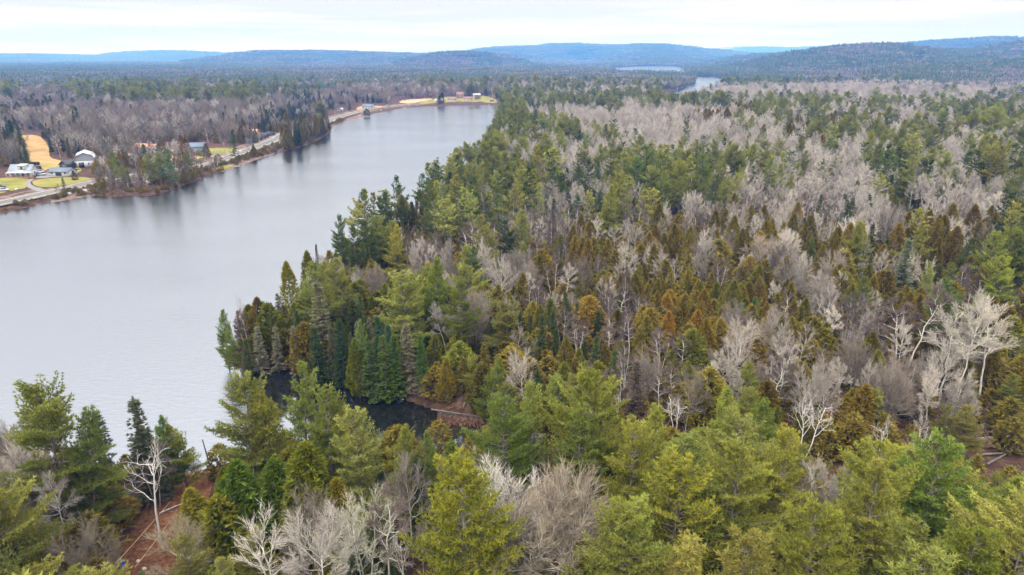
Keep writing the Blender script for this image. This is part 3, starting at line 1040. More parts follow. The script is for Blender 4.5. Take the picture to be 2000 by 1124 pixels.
# ------------------------------------------------------------------ species map
MIXES = """
100 1000 P6B3|60 1150 P5B4|-80 1050 P7B2|200 980 P6B2F1|450 1000 C5P4|520 930 P6C3|600 980 C5P3|600 1080 C5F2B2P1|650 1200 C4F3B3|760 1040 F5C4B1|780 1150 F5C3B2|690 980 C5F4|700 1080 C4F4B2|900 1150 P9|1050 1180 B8P1|1000 1050 P4B4F2
1200 1100 P8C1|1400 1150 P9|1700 1150 P8B1|1950 1150 P9|1500 1020 P8|1800 1020 P8|1620 950 B5P3|1960 960 P5B1|1300 970 P8C1|750 930 P7C1|850 930 P6F2|960 930 P6F3|1100 940 P8|1200 900 P5F2C2|1420 920 P6C2|650 910 P8|520 1200 P5C3B2
450 700 P4C4|520 700 G3F3C3|620 712 F7C2|720 742 F8C1G1|800 766 F6C3G1|880 785 C5B1P2|950 795 P3C4F2|600 680 C5F2P2|680 700 F4C3P2|800 720 F3P2B3C2|900 740 P3C3B3
1000 760 C4F4B2|1080 790 F5C3|1200 800 F3C3W4|1150 720 W6F3|1300 740 W4C4B2|1250 850 B4W4C2|1400 850 C4P3B2|1380 740 C4B4W2|1500 720 B5C3W1|1550 800 B6W2C2|1650 840 B7C1|1700 760 C6W2B3|1800 780 C3B5|1900 800 C6W3B1|1960 740 C4W2P2|1850 700 C4W4P2
600 640 C5P4|600 590 P6C3|700 650 P3B3C3|700 560 P6C2B1|850 680 P4B3C2|800 560 P5W3B1|900 620 B4P3C2W1|950 530 W4P3B2|1000 640 B5C2W2|1100 650 B4C3W2|1150 580 C6B2G1|1250 620 C8B1|1350 640 C8B1|1450 630 C7F1B1|1600 620 C6B3P1|1750 640 P3C4B3|1900 640 P5W3C2|1990 640 P4W3C2
1050 510 W5B3G2|1100 560 C3B4W2G1|1200 510 B5C1S3|1300 480 B3S5|1400 520 B6C2S1|1250 560 B5C4|1500 540 B7C1|1550 460 B6W3|1700 510 F3B5|1750 570 C5F3G1|1850 550 C6B3|1950 580 P5C3|1900 490 B8|1700 440 B7F1P1|1850 430 B7P2|1980 440 P4B4
1200 445 P6W2B2|1300 405 P8B1|1400 410 P7B1W1|1500 410 B5P3|1100 440 B4F3G1|1190 465 P5F2W2|1050 410 F3P3B4|1000 420 P6F1W1|950 450 P4W3F1|870 440 P5F2W1|760 475 P7F1C1|680 520 P7C2|900 370 P6F2|960 320 P6F2|1000 280 P6F2|975 240 P5F4
1100 345 B9P1|1250 345 B9P1|1400 335 B8P1|1550 360 B8P2|1700 380 P3B6|1800 360 P4B4C1|1950 390 P6B2|1130 300 P4B5|1050 310 B6P3|1200 295 B9|1350 300 B9P1|1480 290 C5B4P1|1600 305 C3P3B3|1700 295 P5C2B2|1850 305 P4B3C2|1960 330 P5B3
1100 250 B9|1250 252 B9|1400 262 B4C4P1|1500 250 P4C4|1700 252 P4B3C2|1900 255 P5B2C2|1300 232 P9|1150 226 P8B1|1050 230 P6F2B1|1450 222 P5B3|1600 222 B5P3|1750 215 B8P1|1900 212 B6P3|1300 208 B5P4|1450 200 B9|1600 195 B9|1800 188 B9|1980 184 B9
1100 200 P5B4F2|1200 196 P4B4|1020 205 P5F3B1|1800 166 P8B1|1950 160 P8B1|1500 170 P8|1650 166 P5B4|1250 165 M6P3|1100 170 M5P4|900 172 P4M4F2|800 170 M7P2|700 168 P4M5|1450 160 P9|1600 150 P7B3|1850 148 B6P4|2000 140 P6B4
50 225 F5M3|20 300 F7M2|100 300 M6F3|200 275 M9|350 265 M9|450 245 M8F1|560 235 F6M3|150 235 M7C2|60 195 M6P2|300 205 P7M3|500 205 P7M3|400 175 M5P3|620 218 F6M4|250 182 P6M2|550 168 P5C3M2|720 200 M8F2|760 185 M9|30 345 M7F2|-100 330 M5F4
250 370 C2W3M3P1S2|330 350 C2P1W3M3S2|400 330 C1M4W2S3|210 375 C3M3S4|590 272 C5F3W1|630 245 F6P2M1|520 250 F4M5|170 345 M9|280 330 M6C2|-100 400 M5F3
100 140 F9P1|300 138 F8P1|500 145 M7F2|700 142 M7F3|900 140 M7F3|350 155 M7P2|600 155 M8P2|850 150 M7F3|1000 150 M7P2|1100 140 M6F3|1250 132 F8M1|1450 140 F9|1600 135 F8B2|1850 134 B6F3|2000 128 F5B4|200 128 F6M3|600 125 F4M6|900 122 F9|1050 125 M6F3
""".strip().split("|")
MIXES = "|".join(MIXES).replace("\n", "|").split("|")
KEY = {"P": 0, "C": 1, "F": 2, "B": 3, "W": 4, "G": 5, "S": 6, "M": 7}
CP, CW = [], []
for s in MIXES:
    a = s.split()
    x, y = float(a[0]), float(a[1])
    gx, gy = G(x, y)
    CP.append((math.atan2(gx, gy) * 1333 / 95.0, 5.2 * math.log(math.hypot(gx, gy))))
    w = np.zeros(8)
    for i in range(0, len(a[2]), 2):
        w[KEY[a[2][i]]] = int(a[2][i + 1])
    CW.append(w / w.sum())
CP, CW = np.array(CP), np.array(CW)


def species(x, y, rs):
    x = np.asarray(x)
    y = np.asarray(y)
    r = np.hypot(x, y)
    jx = x + rs.normal(size=x.shape) * r * .012
    jy = y + rs.normal(size=x.shape) * r * .02
    u = np.arctan2(jx, jy) * 1333 / 95.0
    v = 5.2 * np.log(np.hypot(jx, jy))
    W = np.zeros((len(x), 8))
    tot = np.zeros(len(x))
    for p, w in zip(CP, CW):
        d2 = (u - p[0]) ** 2 + (v - p[1]) ** 2
        k = 1 / (d2 + .12) ** 3
        W += k[:, None] * w
        tot += k
    W /= tot[:, None]
    # clumping: stands of one kind
    for i in range(8):
        sc = 34 if i not in (3, 7) else 48
        cl_ = 0.5 + 0.5 * wav(x, y, sc, 40 + i)
        cl_ = np.where(r > 500, 0.5 + .5 * wav(x, y, 140, 60 + i), cl_)
        cl_ = np.where(r > 1400, 0.5 + .5 * wav(x, y, 520, 90 + i), cl_)
        W[:, i] *= 0.10 + np.clip(cl_, 0, 1.2) ** 3 * 2.8
    W[:, 0] *= np.where(r > 330, .5, 1)
    W[:, 3] *= np.where(r < 330, .7, 1.6)
    W[:, 2] *= np.where(r > 1300, .55, 1)
    W[:, 1] *= np.where(r < 330, 1.5, 1)
    mv = W[:, 7] * .35 * (0.5 + .5 * wav(x, y, 90, 77) > .5)
    W[:, 3] += mv
    W[:, 7] -= mv
    W /= W.sum(1)[:, None]
    c = np.cumsum(W, 1)
    return np.minimum((rs.rand(len(x))[:, None] > c).sum(1), 7)


KINDS = ["white_pine", "cedar_tree", "fir_tree", "bare_tree", "birch_tree", "grey_spruce", "bare_shrub", "maple_tree"]
WORD = {"white_pine": "white pine", "dark_pine": "dark pine", "cedar_tree": "cedar", "fir_tree": "fir", "bare_tree": "bare hardwood", "birch_tree": "bare birch", "grey_spruce": "grey spruce",
        "bare_shrub": "bare shrub", "maple_tree": "leafless maple", "dead_tree": "dead tree"}
CAT = {"white_pine": "pine tree", "dark_pine": "pine tree", "cedar_tree": "cedar tree", "fir_tree": "fir tree", "bare_tree": "bare tree", "birch_tree": "birch tree", "grey_spruce": "spruce tree",
       "bare_shrub": "shrub", "maple_tree": "maple tree", "dead_tree": "dead tree"}

# ------------------------------------------------------------------ trees placed by hand: (top x, top y, height, kind, variant, width factor, tint, lean, label)
Y_, D_, G_, W_, O_, B_ = (1.25, 1.15, .8), (.72, .85, .85), (1, 1, 1), (.98, .97, .95), (1.2, 1.0, .75), (.75, .95, 1.25)
HERO = [
    (65, 763, 22, "white_pine", 2, 1.15, (.85, .9, .85), 0, "tall round-topped pine against the lake at the left edge"),
    (128, 805, 19, "white_pine", 1, .9, (.8, .9, .9), 6, "pine with drooping right side beside the round-topped pine"),
    (255, 775, 16.5, "grey_spruce", 1, 1.2, (.65, .75, .6), 0, "thin grey green spruce rising above the white dead birch"),
    (190, 806, 14.5, "grey_spruce", 0, 1.1, (.6, .72, .6), 0, "narrow grey spruce between lake and pines at the left"),
    (272, 862, 14.5, "dead_tree", 0, 1.1, W_, 4, "white dead birch with forked crown beside the needle clearing"),
    (312, 815, 11.8, "white_pine", 3, 1.0, (.6, .85, .9), 0, "dark pine on the shore behind the white dead birch"),
    (345, 828, 10.5, "white_pine", 3, 1.35, (1.0, 1.0, .6), -5, "yellow green pine leaning over the shore left of the pole"),
    (285, 865, 10, "birch_tree", 1, 1.1, (.8, .7, .7), 0, "purple twigged birch behind the white dead birch"),
    (468, 733, 21, "white_pine", 1, 1.05, G_, 0, "big bushy pine at the mouth of the inlet"),
    (505, 760, 19, "white_pine", 3, 1.0, Y_, 0, "yellow green pine touching the right of the bushy inlet pine"),
    (572, 714, 22, "white_pine", 4, .8, (.9, 1, .9), 3, "umbrella-shaped open pine in front of the dark inlet"),
    (632, 756, 20, "white_pine", 0, .72, (.95, 1, .85), 0, "round pine right of the umbrella-shaped pine"),
    (695, 800, 18, "white_pine", 1, 1.0, (1.1, 1.1, 1.25), 0, "wide pale grey green pine below the dark inlet"),
    (785, 834, 16, "white_pine", 3, .85, (1, 1.05, .9), 0, "low pine with its top against the dark inlet"),
    (836, 842, 15, "white_pine", 3, .75, (.8, 1, 1.0), 0, "blue green pine beside the end of the inlet"),
    (880, 860, 14, "fir_tree", 2, 1.1, (1.6, 1.5, .9), 0, "small pointed fir at the end of the inlet"),
    (985, 778, 21, "white_pine", 0, 1.0, (.7, .9, .8), 0, "broad dark green pine right of the fallen spruce"),
    (1040, 752, 20, "white_pine", 4, .85, (.95, 1, .8), 0, "slender pine with long right branches past the inlet"),
    (1045, 842, 15, "grey_spruce", 1, 1.2, (.8, .8, .75), 0, "grey spruce below the slender pine"),
    (1152, 735, 21, "white_pine", 2, .95, (1.1, 1.1, .8), 0, "pale pine with its branches showing through the crown"),
    (1130, 800, 18, "white_pine", 1, 1.0, (.85, .95, .8), 0, "green pine in front of the see-through pine"),
    (1240, 826, 19, "white_pine", 0, .85, Y_, 0, "bright pine left of the pair at the centre right"),
    (1285, 796, 18, "white_pine", 3, 1.0, (1, 1, .8), 0, "pine with layered plates behind the bright pine"),
    (1325, 888, 21, "white_pine", 1, 1.2, (1.28, 1.18, .7), 0, "brightest yellow pine at the bottom right of centre"),
    (1425, 756, 19, "white_pine", 3, .95, (.95, 1, .75), 0, "single dense pine among the cedars right of centre"),
    (1495, 783, 15, "white_pine", 1, .95, (.85, 1, .7), 0, "low round pine left of the white forked snag"),
    (1545, 846, 20, "white_pine", 4, 1.1, (1.15, 1.05, .75), 0, "tall golden-topped pine beside grey brush"),
    (1440, 880, 20, "white_pine", 2, 1.05, (1, 1, .85), 0, "olive pine between the brightest and the golden-topped pine"),
    (1725, 868, 20, "white_pine", 0, 1.1, (1.05, 1.05, .75), 0, "broad pine of many plates below the white snags"),
    (1850, 858, 20, "white_pine", 1, 1.15, (.75, .95, .7), 0, "broad deep green pine beside the fallen trunks"),
    (1985, 928, 19, "white_pine", 3, 1.2, (.95, 1, .8), 0, "pale green pine at the right edge"),
    (1610, 990, 20, "white_pine", 1, 1.15, (1.0, 1.0, .7), 0, "feathery pine at the bottom right"),
    (1920, 1040, 19, "white_pine", 0, 1.1, (.9, 1, .6), 0, "pine in the bottom right corner"),
    (905, 905, 23, "white_pine", 1, 1.1, (1.32, 1.22, .6), 0, "bright yellow pine at the bottom centre"),
    (1150, 1048, 13, "cedar_tree", 2, 1.2, (.9, 1.0, .6), 0, "pointed olive cedar at the bottom centre"),
    (985, 918, 17, "bare_tree", 0, 1.25, G_, 0, "wide bare hardwood right of the bright yellow pine"),
    (1090, 915, 18, "bare_tree", 3, 1.15, (1.05, 1.0, .9), 0, "largest spreading bare hardwood at the bottom centre"),
    (1040, 980, 16, "bare_tree", 1, 1.2, (1.25, 1.2, .95), 0, "yellowish bare hardwood in front of the largest one"),
    (610, 1000, 14, "bare_tree", 0, 1.15, (1.5, 1.5, 1.45), 0, "whitest bare tree with a domed crown at the bottom left"),
    (795, 898, 13, "bare_tree", 1, .75, (1.5, 1.5, 1.5), 0, "small white bare tree among dark evergreens"),
    (515, 1000, 15, "bare_tree", 7, 1.1, (1.25, 1.25, 1.15), 0, "white-limbed bare tree left of the domed one"),
    (600, 968, 13, "bare_tree", 1, .9, (1.15, 1.1, .95), 0, "greyish bare tree just behind the domed white one"),
    (700, 950, 16, "bare_tree", 6, 1.0, (.95, 1.0, .85), 0, "thin many-stemmed bare tree between dark evergreens"),
    (750, 955, 16, "birch_tree", 0, .9, (.95, .95, .85), 0, "sparse upright bare birch beside the many-stemmed tree"),
    (345, 1022, 10, "bare_tree", 1, 1.2, (1.1, 1.05, .85), 0, "dome-shaped bare tree beside the needle clearing"),
    (785, 1035, 11, "dead_tree", 2, .9, (1, 1, 1), 0, "white snag left of the bright yellow pine"),
    (890, 890, 11, "bare_tree", 1, .9, (1.3, 1.25, 1.15), 0, "half-hidden pale bare tree above the bright yellow pine"),
    (60, 905, 12, "bare_tree", 3, 1.2, (.7, .68, .68), 0, "grey bare thicket tree at the left edge"),
    (150, 1030, 12, "maple_tree", 0, 1.0, (.8, .8, .75), 0, "dull bare maple at the lower left"),
    (378, 952, 9, "cedar_tree", 0, 1.5, (1.15, 1.25, .7), 0, "yellowish cedar right of the needle clearing"),
    (432, 965, 11, "cedar_tree", 3, 1.2, (.9, 1.05, .6), 0, "round cedar next to the yellowish cedar"),
    (590, 870, 16, "cedar_tree", 2, 1.5, (.85, 1.15, .6), 0, "tall shaggy cedar below the round pine"),
    (665, 930, 12, "cedar_tree", 0, 1.2, (1.15, 1.3, .6), 0, "small yellow cedar above the white domed tree"),
    (530, 900, 14, "cedar_tree", 2, 1.3, (.6, 1.05, .6), 0, "green cedar left of the tall shaggy cedar"),
    (460, 905, 14, "cedar_tree", 0, 1.4, (.55, 1.0, .6), 0, "dark cedar under the bushy inlet pine"),
    (810, 890, 12, "fir_tree", 0, 1.2, (.8, .9, .8), 0, "dark fir beside the small white bare tree"),
    (1583, 765, 13, "dead_tree", 1, 1.1, W_, 8, "white forked snag above the golden-topped pine"),
    (1525, 698, 13, "birch_tree", 0, 1.0, (1.3, 1.25, 1.2), 0, "white-stemmed birch in the brown gap right of centre"),
    (1730, 812, 11, "dead_tree", 0, .8, W_, 0, "white broken snag behind the broad plated pine"),
    (1798, 828, 11, "dead_tree", 2, 1.0, W_, 0, "thin-branched white snag right of the broken one"),
    (1965, 590, 20, "bare_tree", 4, 1.1, (1.45, 1.4, 1.3), -8, "tall white-trunked bare tree at the right edge"),
    (1875, 605, 18, "bare_tree", 2, 1.2, (1.5, 1.5, 1.4), 0, "large pale fan-crowned tree near the right edge"),
    (1908, 580, 22, "bare_tree", 4, .8, (1.1, 1.1, 1.0), 4, "tallest straight bare tree between the two pale ones"),
    (1790, 560, 19, "birch_tree", 1, 1.4, (1.4, 1.3, 1.2), 3, "twin-stemmed birch with a spreading pale crown"),
    (1638, 598, 12, "bare_tree", 2, .8, (1.4, 1.35, 1.3), -4, "slim white-stemmed tree over the brown cedars"),
    (1545, 565, 12, "birch_tree", 0, .9, (1.2, 1.1, 1.1), -5, "thin leaning birch above the brown cedars"),
    (1960, 503, 18, "white_pine", 0, 1.1, (1.0, 1.05, .7), 0, "bright round pine high at the right edge"),
    (1855, 545, 19, "dark_pine", 0, 1.1, (1.2, 1.3, 1.2), 0, "tall open pine left of the bright round pine"),
    (1690, 540, 15, "dark_pine", 1, .9, (1.5, 1.4, 1.2), 0, "spindly pine with a light flat top"),
    (1780, 466, 17, "grey_spruce", 1, 1.3, (.8, .95, .75), 0, "tall grey green spruce at the right"),
    (1475, 580, 10, "fir_tree", 1, 1.1, (1.2, 1.5, 1.2), 0, "small neat green fir among the brown cedars"),
    (1448, 590, 9, "fir_tree", 0, 1.1, (1.0, 1.4, 1.3), 0, "dark fir left of the neat green fir"),
    (1430, 545, 13, "cedar_tree", 2, 1.3, (.9, 1.15, 1.1), 0, "green cedar behind the small firs"),
    (1455, 625, 12, "bare_tree", 0, 1.1, (1.0, .95, .9), 0, "domed grey bare tree below the small firs"),
    (1225, 482, 11, "bare_tree", 0, 1.35, (1.5, 1.45, 1.3), 0, "wide white bare tree above the cedar swamp"),
    (1490, 465, 12, "bare_tree", 1, 1.3, (1.25, 1.2, 1.05), 0, "wide tan bare tree on the brown slope"),
    (1540, 452, 13, "bare_tree", 0, 1.2, (1.3, 1.25, 1.1), 0, "tan bare tree next to the wide one on the slope"),
    (1410, 502, 12, "birch_tree", 2, 1.0, (1.5, 1.4, 1.4), 0, "white three-stemmed birch above the cedars"),
    (1105, 518, 12, "bare_tree", 2, 1.0, (1.5, 1.45, 1.4), 6, "white leaning bare tree in mid peninsula"),
    (1130, 608, 12, "birch_tree", 2, .95, (1.5, 1.3, 1.3), 0, "first white birch of the row above the inlet woods"),
    (1190, 615, 11, "birch_tree", 1, .95, (1.5, 1.3, 1.3), 0, "second white birch of the row, twin-stemmed"),
    (1232, 612, 11, "birch_tree", 0, 1.0, (1.5, 1.3, 1.3), 0, "third white birch of the row"),
    (1295, 640, 11, "birch_tree", 2, 1.0, (1.4, 1.2, 1.2), 0, "fourth birch of the row, with the reddest twigs"),
    (1335, 655, 11, "birch_tree", 0, 1.0, (1.3, 1.1, 1.1), 0, "last birch at the right end of the row"),
    (1325, 760, 10, "dead_tree", 1, 1.0, W_, 0, "white snag standing over the green pines"),
    (1215, 765, 9, "dead_tree", 0, .9, W_, -6, "leaning white snag left of the one over the pines"),
    (1245, 705, 12, "grey_spruce", 0, 1.2, (.75, .6, .6), 0, "dead brown grey spruce by the dark gap"),
    (1360, 605, 9, "cedar_tree", 1, 1.3, (1.25, 1.0, .8), 0, "bright rust cedar standing out of the swamp"),
    (1385, 620, 12, "cedar_tree", 2, 1.2, (1.2, 1.02, .7), 0, "tall orange brown cedar right of the rust one"),
    (1305, 605, 9, "cedar_tree", 0, 1.2, (1.3, 1.0, .6), 0, "pointed orange cedar left of the rust one"),
    (432, 610, 13, "white_pine", 3, .75, (.75, .95, .75), 0, "small pine at the very tip of the point"),
    (447, 640, 11, "white_pine", 3, .7, (.85, 1, .8), 0, "pine leaning over the water at the point"),
    (462, 578, 15, "dead_tree", 2, .4, (.45, .25, .22), 0, "thin dark red dead spire on the point"),
    (480, 615, 11, "birch_tree", 1, .8, (1.2, 1.0, 1.0), -8, "leaning white birch on the point"),
    (496, 582, 13, "cedar_tree", 2, 1.2, (.85, .78, .7), 0, "brown cedar spire on the point"),
    (515, 590, 12, "white_pine", 3, .6, (.6, 1.0, .75), 0, "green topped pine behind the grey spruces"),
    (500, 645, 10, "grey_spruce", 0, 1.2, (.95, .95, .85), 0, "grey spruce, leftmost of three at the water"),
    (535, 640, 10, "grey_spruce", 1, 1.1, (1.05, 1.05, .9), 0, "grey spruce, middle of three at the water"),
    (572, 642, 10.5, "grey_spruce", 0, .9, (1.2, 1.15, 1.1), 0, "silvery dead spruce, rightmost of three at the water"),
    (480, 668, 8, "fir_tree", 2, 1.2, (1.3, 1.2, 1.0), 0, "stout fir at the corner of the inlet"),
    (593, 632, 11, "cedar_tree", 3, 1.1, (1.05, .95, .6), 0, "golden round-headed cedar on the inlet shore"),
    (620, 552, 19, "grey_spruce", 1, 1.2, (1.0, 1.0, .75), 0, "tall half-bare spruce with a grey trunk"),
    (615, 645, 12, "fir_tree", 0, 1.2, (.75, .9, .95), 0, "dark fir right of the golden cedar"),
    (645, 640, 12, "grey_spruce", 1, 1.0, (.75, .8, .6), 0, "dull olive spruce in the inlet row"),
    (662, 625, 14, "fir_tree", 1, 1.0, (.7, .95, 1.1), 0, "tall dark fir in the inlet row"),
    (700, 632, 15, "white_pine", 3, .7, (.75, 1.0, 1.1), 0, "blue green pine in the inlet row"),
    (737, 618, 14, "fir_tree", 3, 1.1, (.8, 1.25, 1.7), 0, "bluest fir spire of the inlet row"),
    (757, 636, 13, "fir_tree", 3, 1.0, (.8, 1.2, 1.6), 0, "blue fir spire right of the bluest one"),
    (748, 660, 13, "fir_tree", 0, 1.1, (1.1, 1.2, .7), 0, "green fir in front of the blue spires"),
    (720, 672, 12, "fir_tree", 2, 1.1, (.9, 1.0, .8), 0, "dark fir left of the blue spires"),
    (768, 655, 13, "fir_tree", 0, 1.1, (1.1, 1.3, .6), 0, "bright green fir at the water in the inlet row"),
    (695, 665, 12, "cedar_tree", 2, 1.0, (.8, 1.1, .5), 0, "olive cedar between the inlet firs"),
    (790, 632, 14, "grey_spruce", 1, 1.3, (.95, .9, .7), 0, "shaggy grey spruce right of the blue spires"),
    (822, 655, 12, "fir_tree", 3, 1.1, (.9, 1.3, .8), 0, "narrow bright fir above the muddy bank"),
    (848, 506, 21, "white_pine", 3, .95, (.95, 1.1, .7), 0, "big dense pine in the middle of the point"),
    (900, 552, 19, "dark_pine", 1, .95, (1.7, 1.5, 1.0), 0, "pale open-branched pine right of the dense pine"),
    (945, 700, 13, "white_pine", 3, .95, (.8, .95, .7), 12, "leaning bushy pine over the fallen spruce"),
    (868, 700, 9, "cedar_tree", 0, 1.0, (1.1, 1.1, .6), 0, "small cedar above the muddy bank"),
    (655, 422, 20, "white_pine", 4, .8, (.6, .8, .85), 3, "tall wind-shaped pine above the lake"),
    (690, 440, 18, "dark_pine", 0, .8, (.9, 1, 1), 0, "pine just right of the wind-shaped pine"),
    (750, 376, 20, "dark_pine", 0, .95, (1.0, 1.0, .9), 0, "open pine standing clear against the lake"),
    (784, 385, 17, "dark_pine", 0, .8, (.8, .95, 1.0), 0, "dark pine second in the lakeside trio"),
    (805, 393, 15, "fir_tree", 1, 1.0, (.9, 1.0, 1.2), 0, "pointed fir third in the lakeside trio"),
    (841, 353, 19, "dark_pine", 0, .8, (1.5, 1.35, 1.1), 0, "lone layered pine standing tallest over the lake edge"),
    (880, 335, 17, "fir_tree", 1, 1.3, (.8, .9, .9), 0, "dark conifer right of the lone layered pine"),
    (715, 438, 13, "fir_tree", 3, .7, (.5, .5, .6), 0, "thin dark spire against the lake"),
    (617, 480, 12, "fir_tree", 3, .6, (.5, .5, .5), 0, "thin spire left of the wind-shaped pine"),
    (560, 508, 17, "cedar_tree", 2, .9, (.95, 1.2, .75), 0, "dark cedar at the lake edge of the point"),
    (600, 490, 16, "cedar_tree", 2, .95, (1.0, 1.2, .75), 0, "olive cedar crowning the point edge"),
    (990, 430, 17, "dark_pine", 1, 1.0, (.7, .85, .8), 0, "dark pine in the centre left woods"),
    (1192, 362, 20, "white_pine", 3, 1.0, (1.15, 1.15, .8), 0, "full cone-shaped pine standing alone in grey woods"),
    (1120, 322, 18, "dark_pine", 0, 1.0, (.8, .95, .85), 8, "leaning dark pine in the grey woods"),
    (1168, 315, 15, "fir_tree", 1, 1.4, (1.3, 1.3, 1.0), 0, "pointed green fir beside the leaning dark pine"),
    (1245, 305, 20, "white_pine", 0, .95, (.7, .95, .8), 0, "tall dark pine starting the long pine row"),
    (1273, 298, 20, "white_pine", 2, .8, (.7, .9, .8), 0, "second tall pine of the long row"),
    (1328, 315, 19, "white_pine", 0, 1.0, (1.1, 1.05, .7), 0, "golden green pine in the long row"),
    (1372, 300, 20, "white_pine", 1, 1.0, (.85, 1, .75), 0, "bushy pine at the right of the long row"),
    (1300, 335, 17, "white_pine", 1, 1.0, (.9, 1, .75), 0, "lower pine in front of the long row"),
    (1445, 298, 18, "white_pine", 2, 1.0, (.8, .95, .7), 0, "flat-topped pine past the long row"),
    (1130, 255, 17, "dark_pine", 0, 1.3, (.8, .95, .8), 0, "round pine alone in the pale aspens"),
    (1148, 262, 16, "white_pine", 1, 1.1, (.6, .85, .7), 0, "pine touching the round one in the aspens"),
    (1062, 240, 16, "dark_pine", 1, 1.2, (.8, .9, .8), 0, "single pine at the left of the pale aspens"),
    (1740, 292, 18, "white_pine", 1, 1.3, (.7, .9, .7), 0, "big dark pine among bare trees upper right"),
    (1620, 270, 17, "white_pine", 0, 1.1, (.7, .9, .7), 0, "pine left of the big dark upper right pine"),
    (1415, 325, 14, "bare_tree", 2, 1.2, (1.5, 1.45, 1.4), 0, "white fan-shaped aspen right of the pine row"),
    (1455, 330, 14, "bare_tree", 4, 1.0, (1.5, 1.5, 1.45), 0, "second white fan-shaped aspen right of the pine row"),
    (1602, 318, 14, "bare_tree", 2, 1.2, (1.45, 1.45, 1.4), 0, "white aspen in the pale upper right stand"),
    (1720, 345, 14, "bare_tree", 4, 1.3, (1.6, 1.6, 1.55), 0, "whitest broad aspen of the upper right stand"),
    (1680, 345, 13, "bare_tree", 2, 1.2, (1.5, 1.5, 1.45), 0, "white aspen left of the whitest broad one"),
    (1530, 395, 13, "bare_tree", 0, 1.0, (1.5, 1.5, 1.45), 0, "white bare tree above the brown slope"),
    (1660, 425, 12, "bare_tree", 0, 1.0, (1.4, 1.4, 1.35), 0, "white bare tree left of the grey green spruce"),
    (1870, 428, 13, "bare_tree", 0, 1.1, (1.5, 1.5, 1.45), 0, "white bare tree over the cedar edge at right"),
    (1945, 375, 14, "bare_tree", 2, 1.2, (1.5, 1.5, 1.45), 0, "white aspen high at the right edge"),
    (920, 430, 15, "birch_tree", 2, 1.2, (1.4, 1.25, 1.15), 0, "tall bare birch clump left of the centre"),
    (1290, 385, 15, "dead_tree", 2, .7, (1.3, 1.3, 1.3), 6, "bare white trunk leaning below the pine row"),
    (1245, 388, 15, "birch_tree", 1, .9, (1.3, 1.2, 1.1), 0, "white birch under the dark row pines"),
    (121, 347, 7, "fir_tree", 1, 1.2, (.8, 1.1, .9), 0, "small fir alone on the roadside slope"),
    (452, 253, 18, "fir_tree", 1, 1.1, (.7, .9, .95), 0, "dark spruce behind the green lawn"),
    (444, 266, 11, "maple_tree", 0, .8, (.9, .85, .85), 0, "round grey bare tree on the green lawn"),
    (358, 270, 13, "cedar_tree", 2, 1.6, (.9, .75, .7), 0, "brown conical cedar in the tan yard"),
    (342, 268, 13, "dead_tree", 1, 1.0, W_, 0, "white bare birch beside the brown cedar in the yard"),
    (400, 280, 9, "cedar_tree", 0, 1.4, (.8, .8, .7), 0, "rounded cedar by the blue grey house"),
    (280, 282, 13, "fir_tree", 1, 1.6, (.7, 1.1, .9), 0, "dark green fir in front of the orange roofed house"),
    (328, 300, 19, "white_pine", 1, .9, (.5, .8, .85), 0, "dark pine rising from the shore woods"),
    (222, 310, 14, "white_pine", 3, .8, (.7, .9, .7), 0, "green pine at the road end of the shore woods"),
    (143, 333, 5, "cedar_tree", 0, 1.5, (.8, .8, .8), 0, "round cedar bush beside the garage"),
    (857, 193, 11, "cedar_tree", 2, 1.5, (.5, .6, .7), 0, "dark tree on the shore of the far lawns"),
    (862, 188, 14, "cedar_tree", 2, 1.6, (.45, .5, .6), 0, "larger dark tree beside the far shore cottages"),
    (716, 216, 8, "cedar_tree", 3, 1.6, (.6, .65, .6), 0, "round dark tree between far road and water"),
    (560, 243, 14, "cedar_tree", 2, 1.5, (.8, .9, .7), 0, "cedar topping the far shore thicket"),
    (408, 163, 15, "fir_tree", 1, 1.5, (.6, .9, .9), 0, "lone green fir in the grey far bank woods"),
]

OBJS = []     # (empty/mesh, kind, x, y, z, H, hero label or None)
ROOT_SRC = {}


def put_tree(kind, lodv, var, x, y, z, H, wf, rotz, tint, lean, whole):
    lst = LIB[kind][lodv]
    if kind in ("bare_tree", "birch_tree", "maple_tree"):
        tint = tuple(min(v_, 1.0 + (v_ - 1) * .45) for v_ in tint)
    mt, mc, mm, H0 = lst[var % len(lst)]
    s = H / H0
    sc = (s * wf, s * wf, s)
    if whole:
        o = bpy.data.objects.new(kind, mm)
        o.color = (*tint, 1)
    else:
        o = bpy.data.objects.new(kind, None)
        o.empty_display_size = .5
    COL.objects.link(o)
    o.location = (x, y, z - .15)
    o.rotation_mode = "XYZ"
    o.rotation_euler = (0, R(lean), rotz)
    if lean:
        o.rotation_mode = "ZYX" if False else "XYZ"
        o.rotation_euler = (Vector((0, 0, 1)).rotation_difference(Vector((math.sin(R(lean)), 0, math.cos(R(lean)))))).to_euler()
    o.scale = sc
    if not whole:
        for nm, me in (("trunk", mt), ("crown", mc)):
            if me is None:
                continue
            c = bpy.data.objects.new(nm, me)
            COL.objects.link(c)
            c.parent = o
            c.rotation_euler = (0, 0, rotz if lean else 0)
            if kind == "birch_tree":
                c.color = (*(tint if nm == "trunk" else (.95, .95, .95)), 1)
            elif nm == "crown" or kind in ("dead_tree", "bare_tree"):
                c.color = (*tint, 1)
            if nm == "trunk" and kind == "dead_tree" and tint[0] < .6:
                c.color = (*tint, 1)
    return o


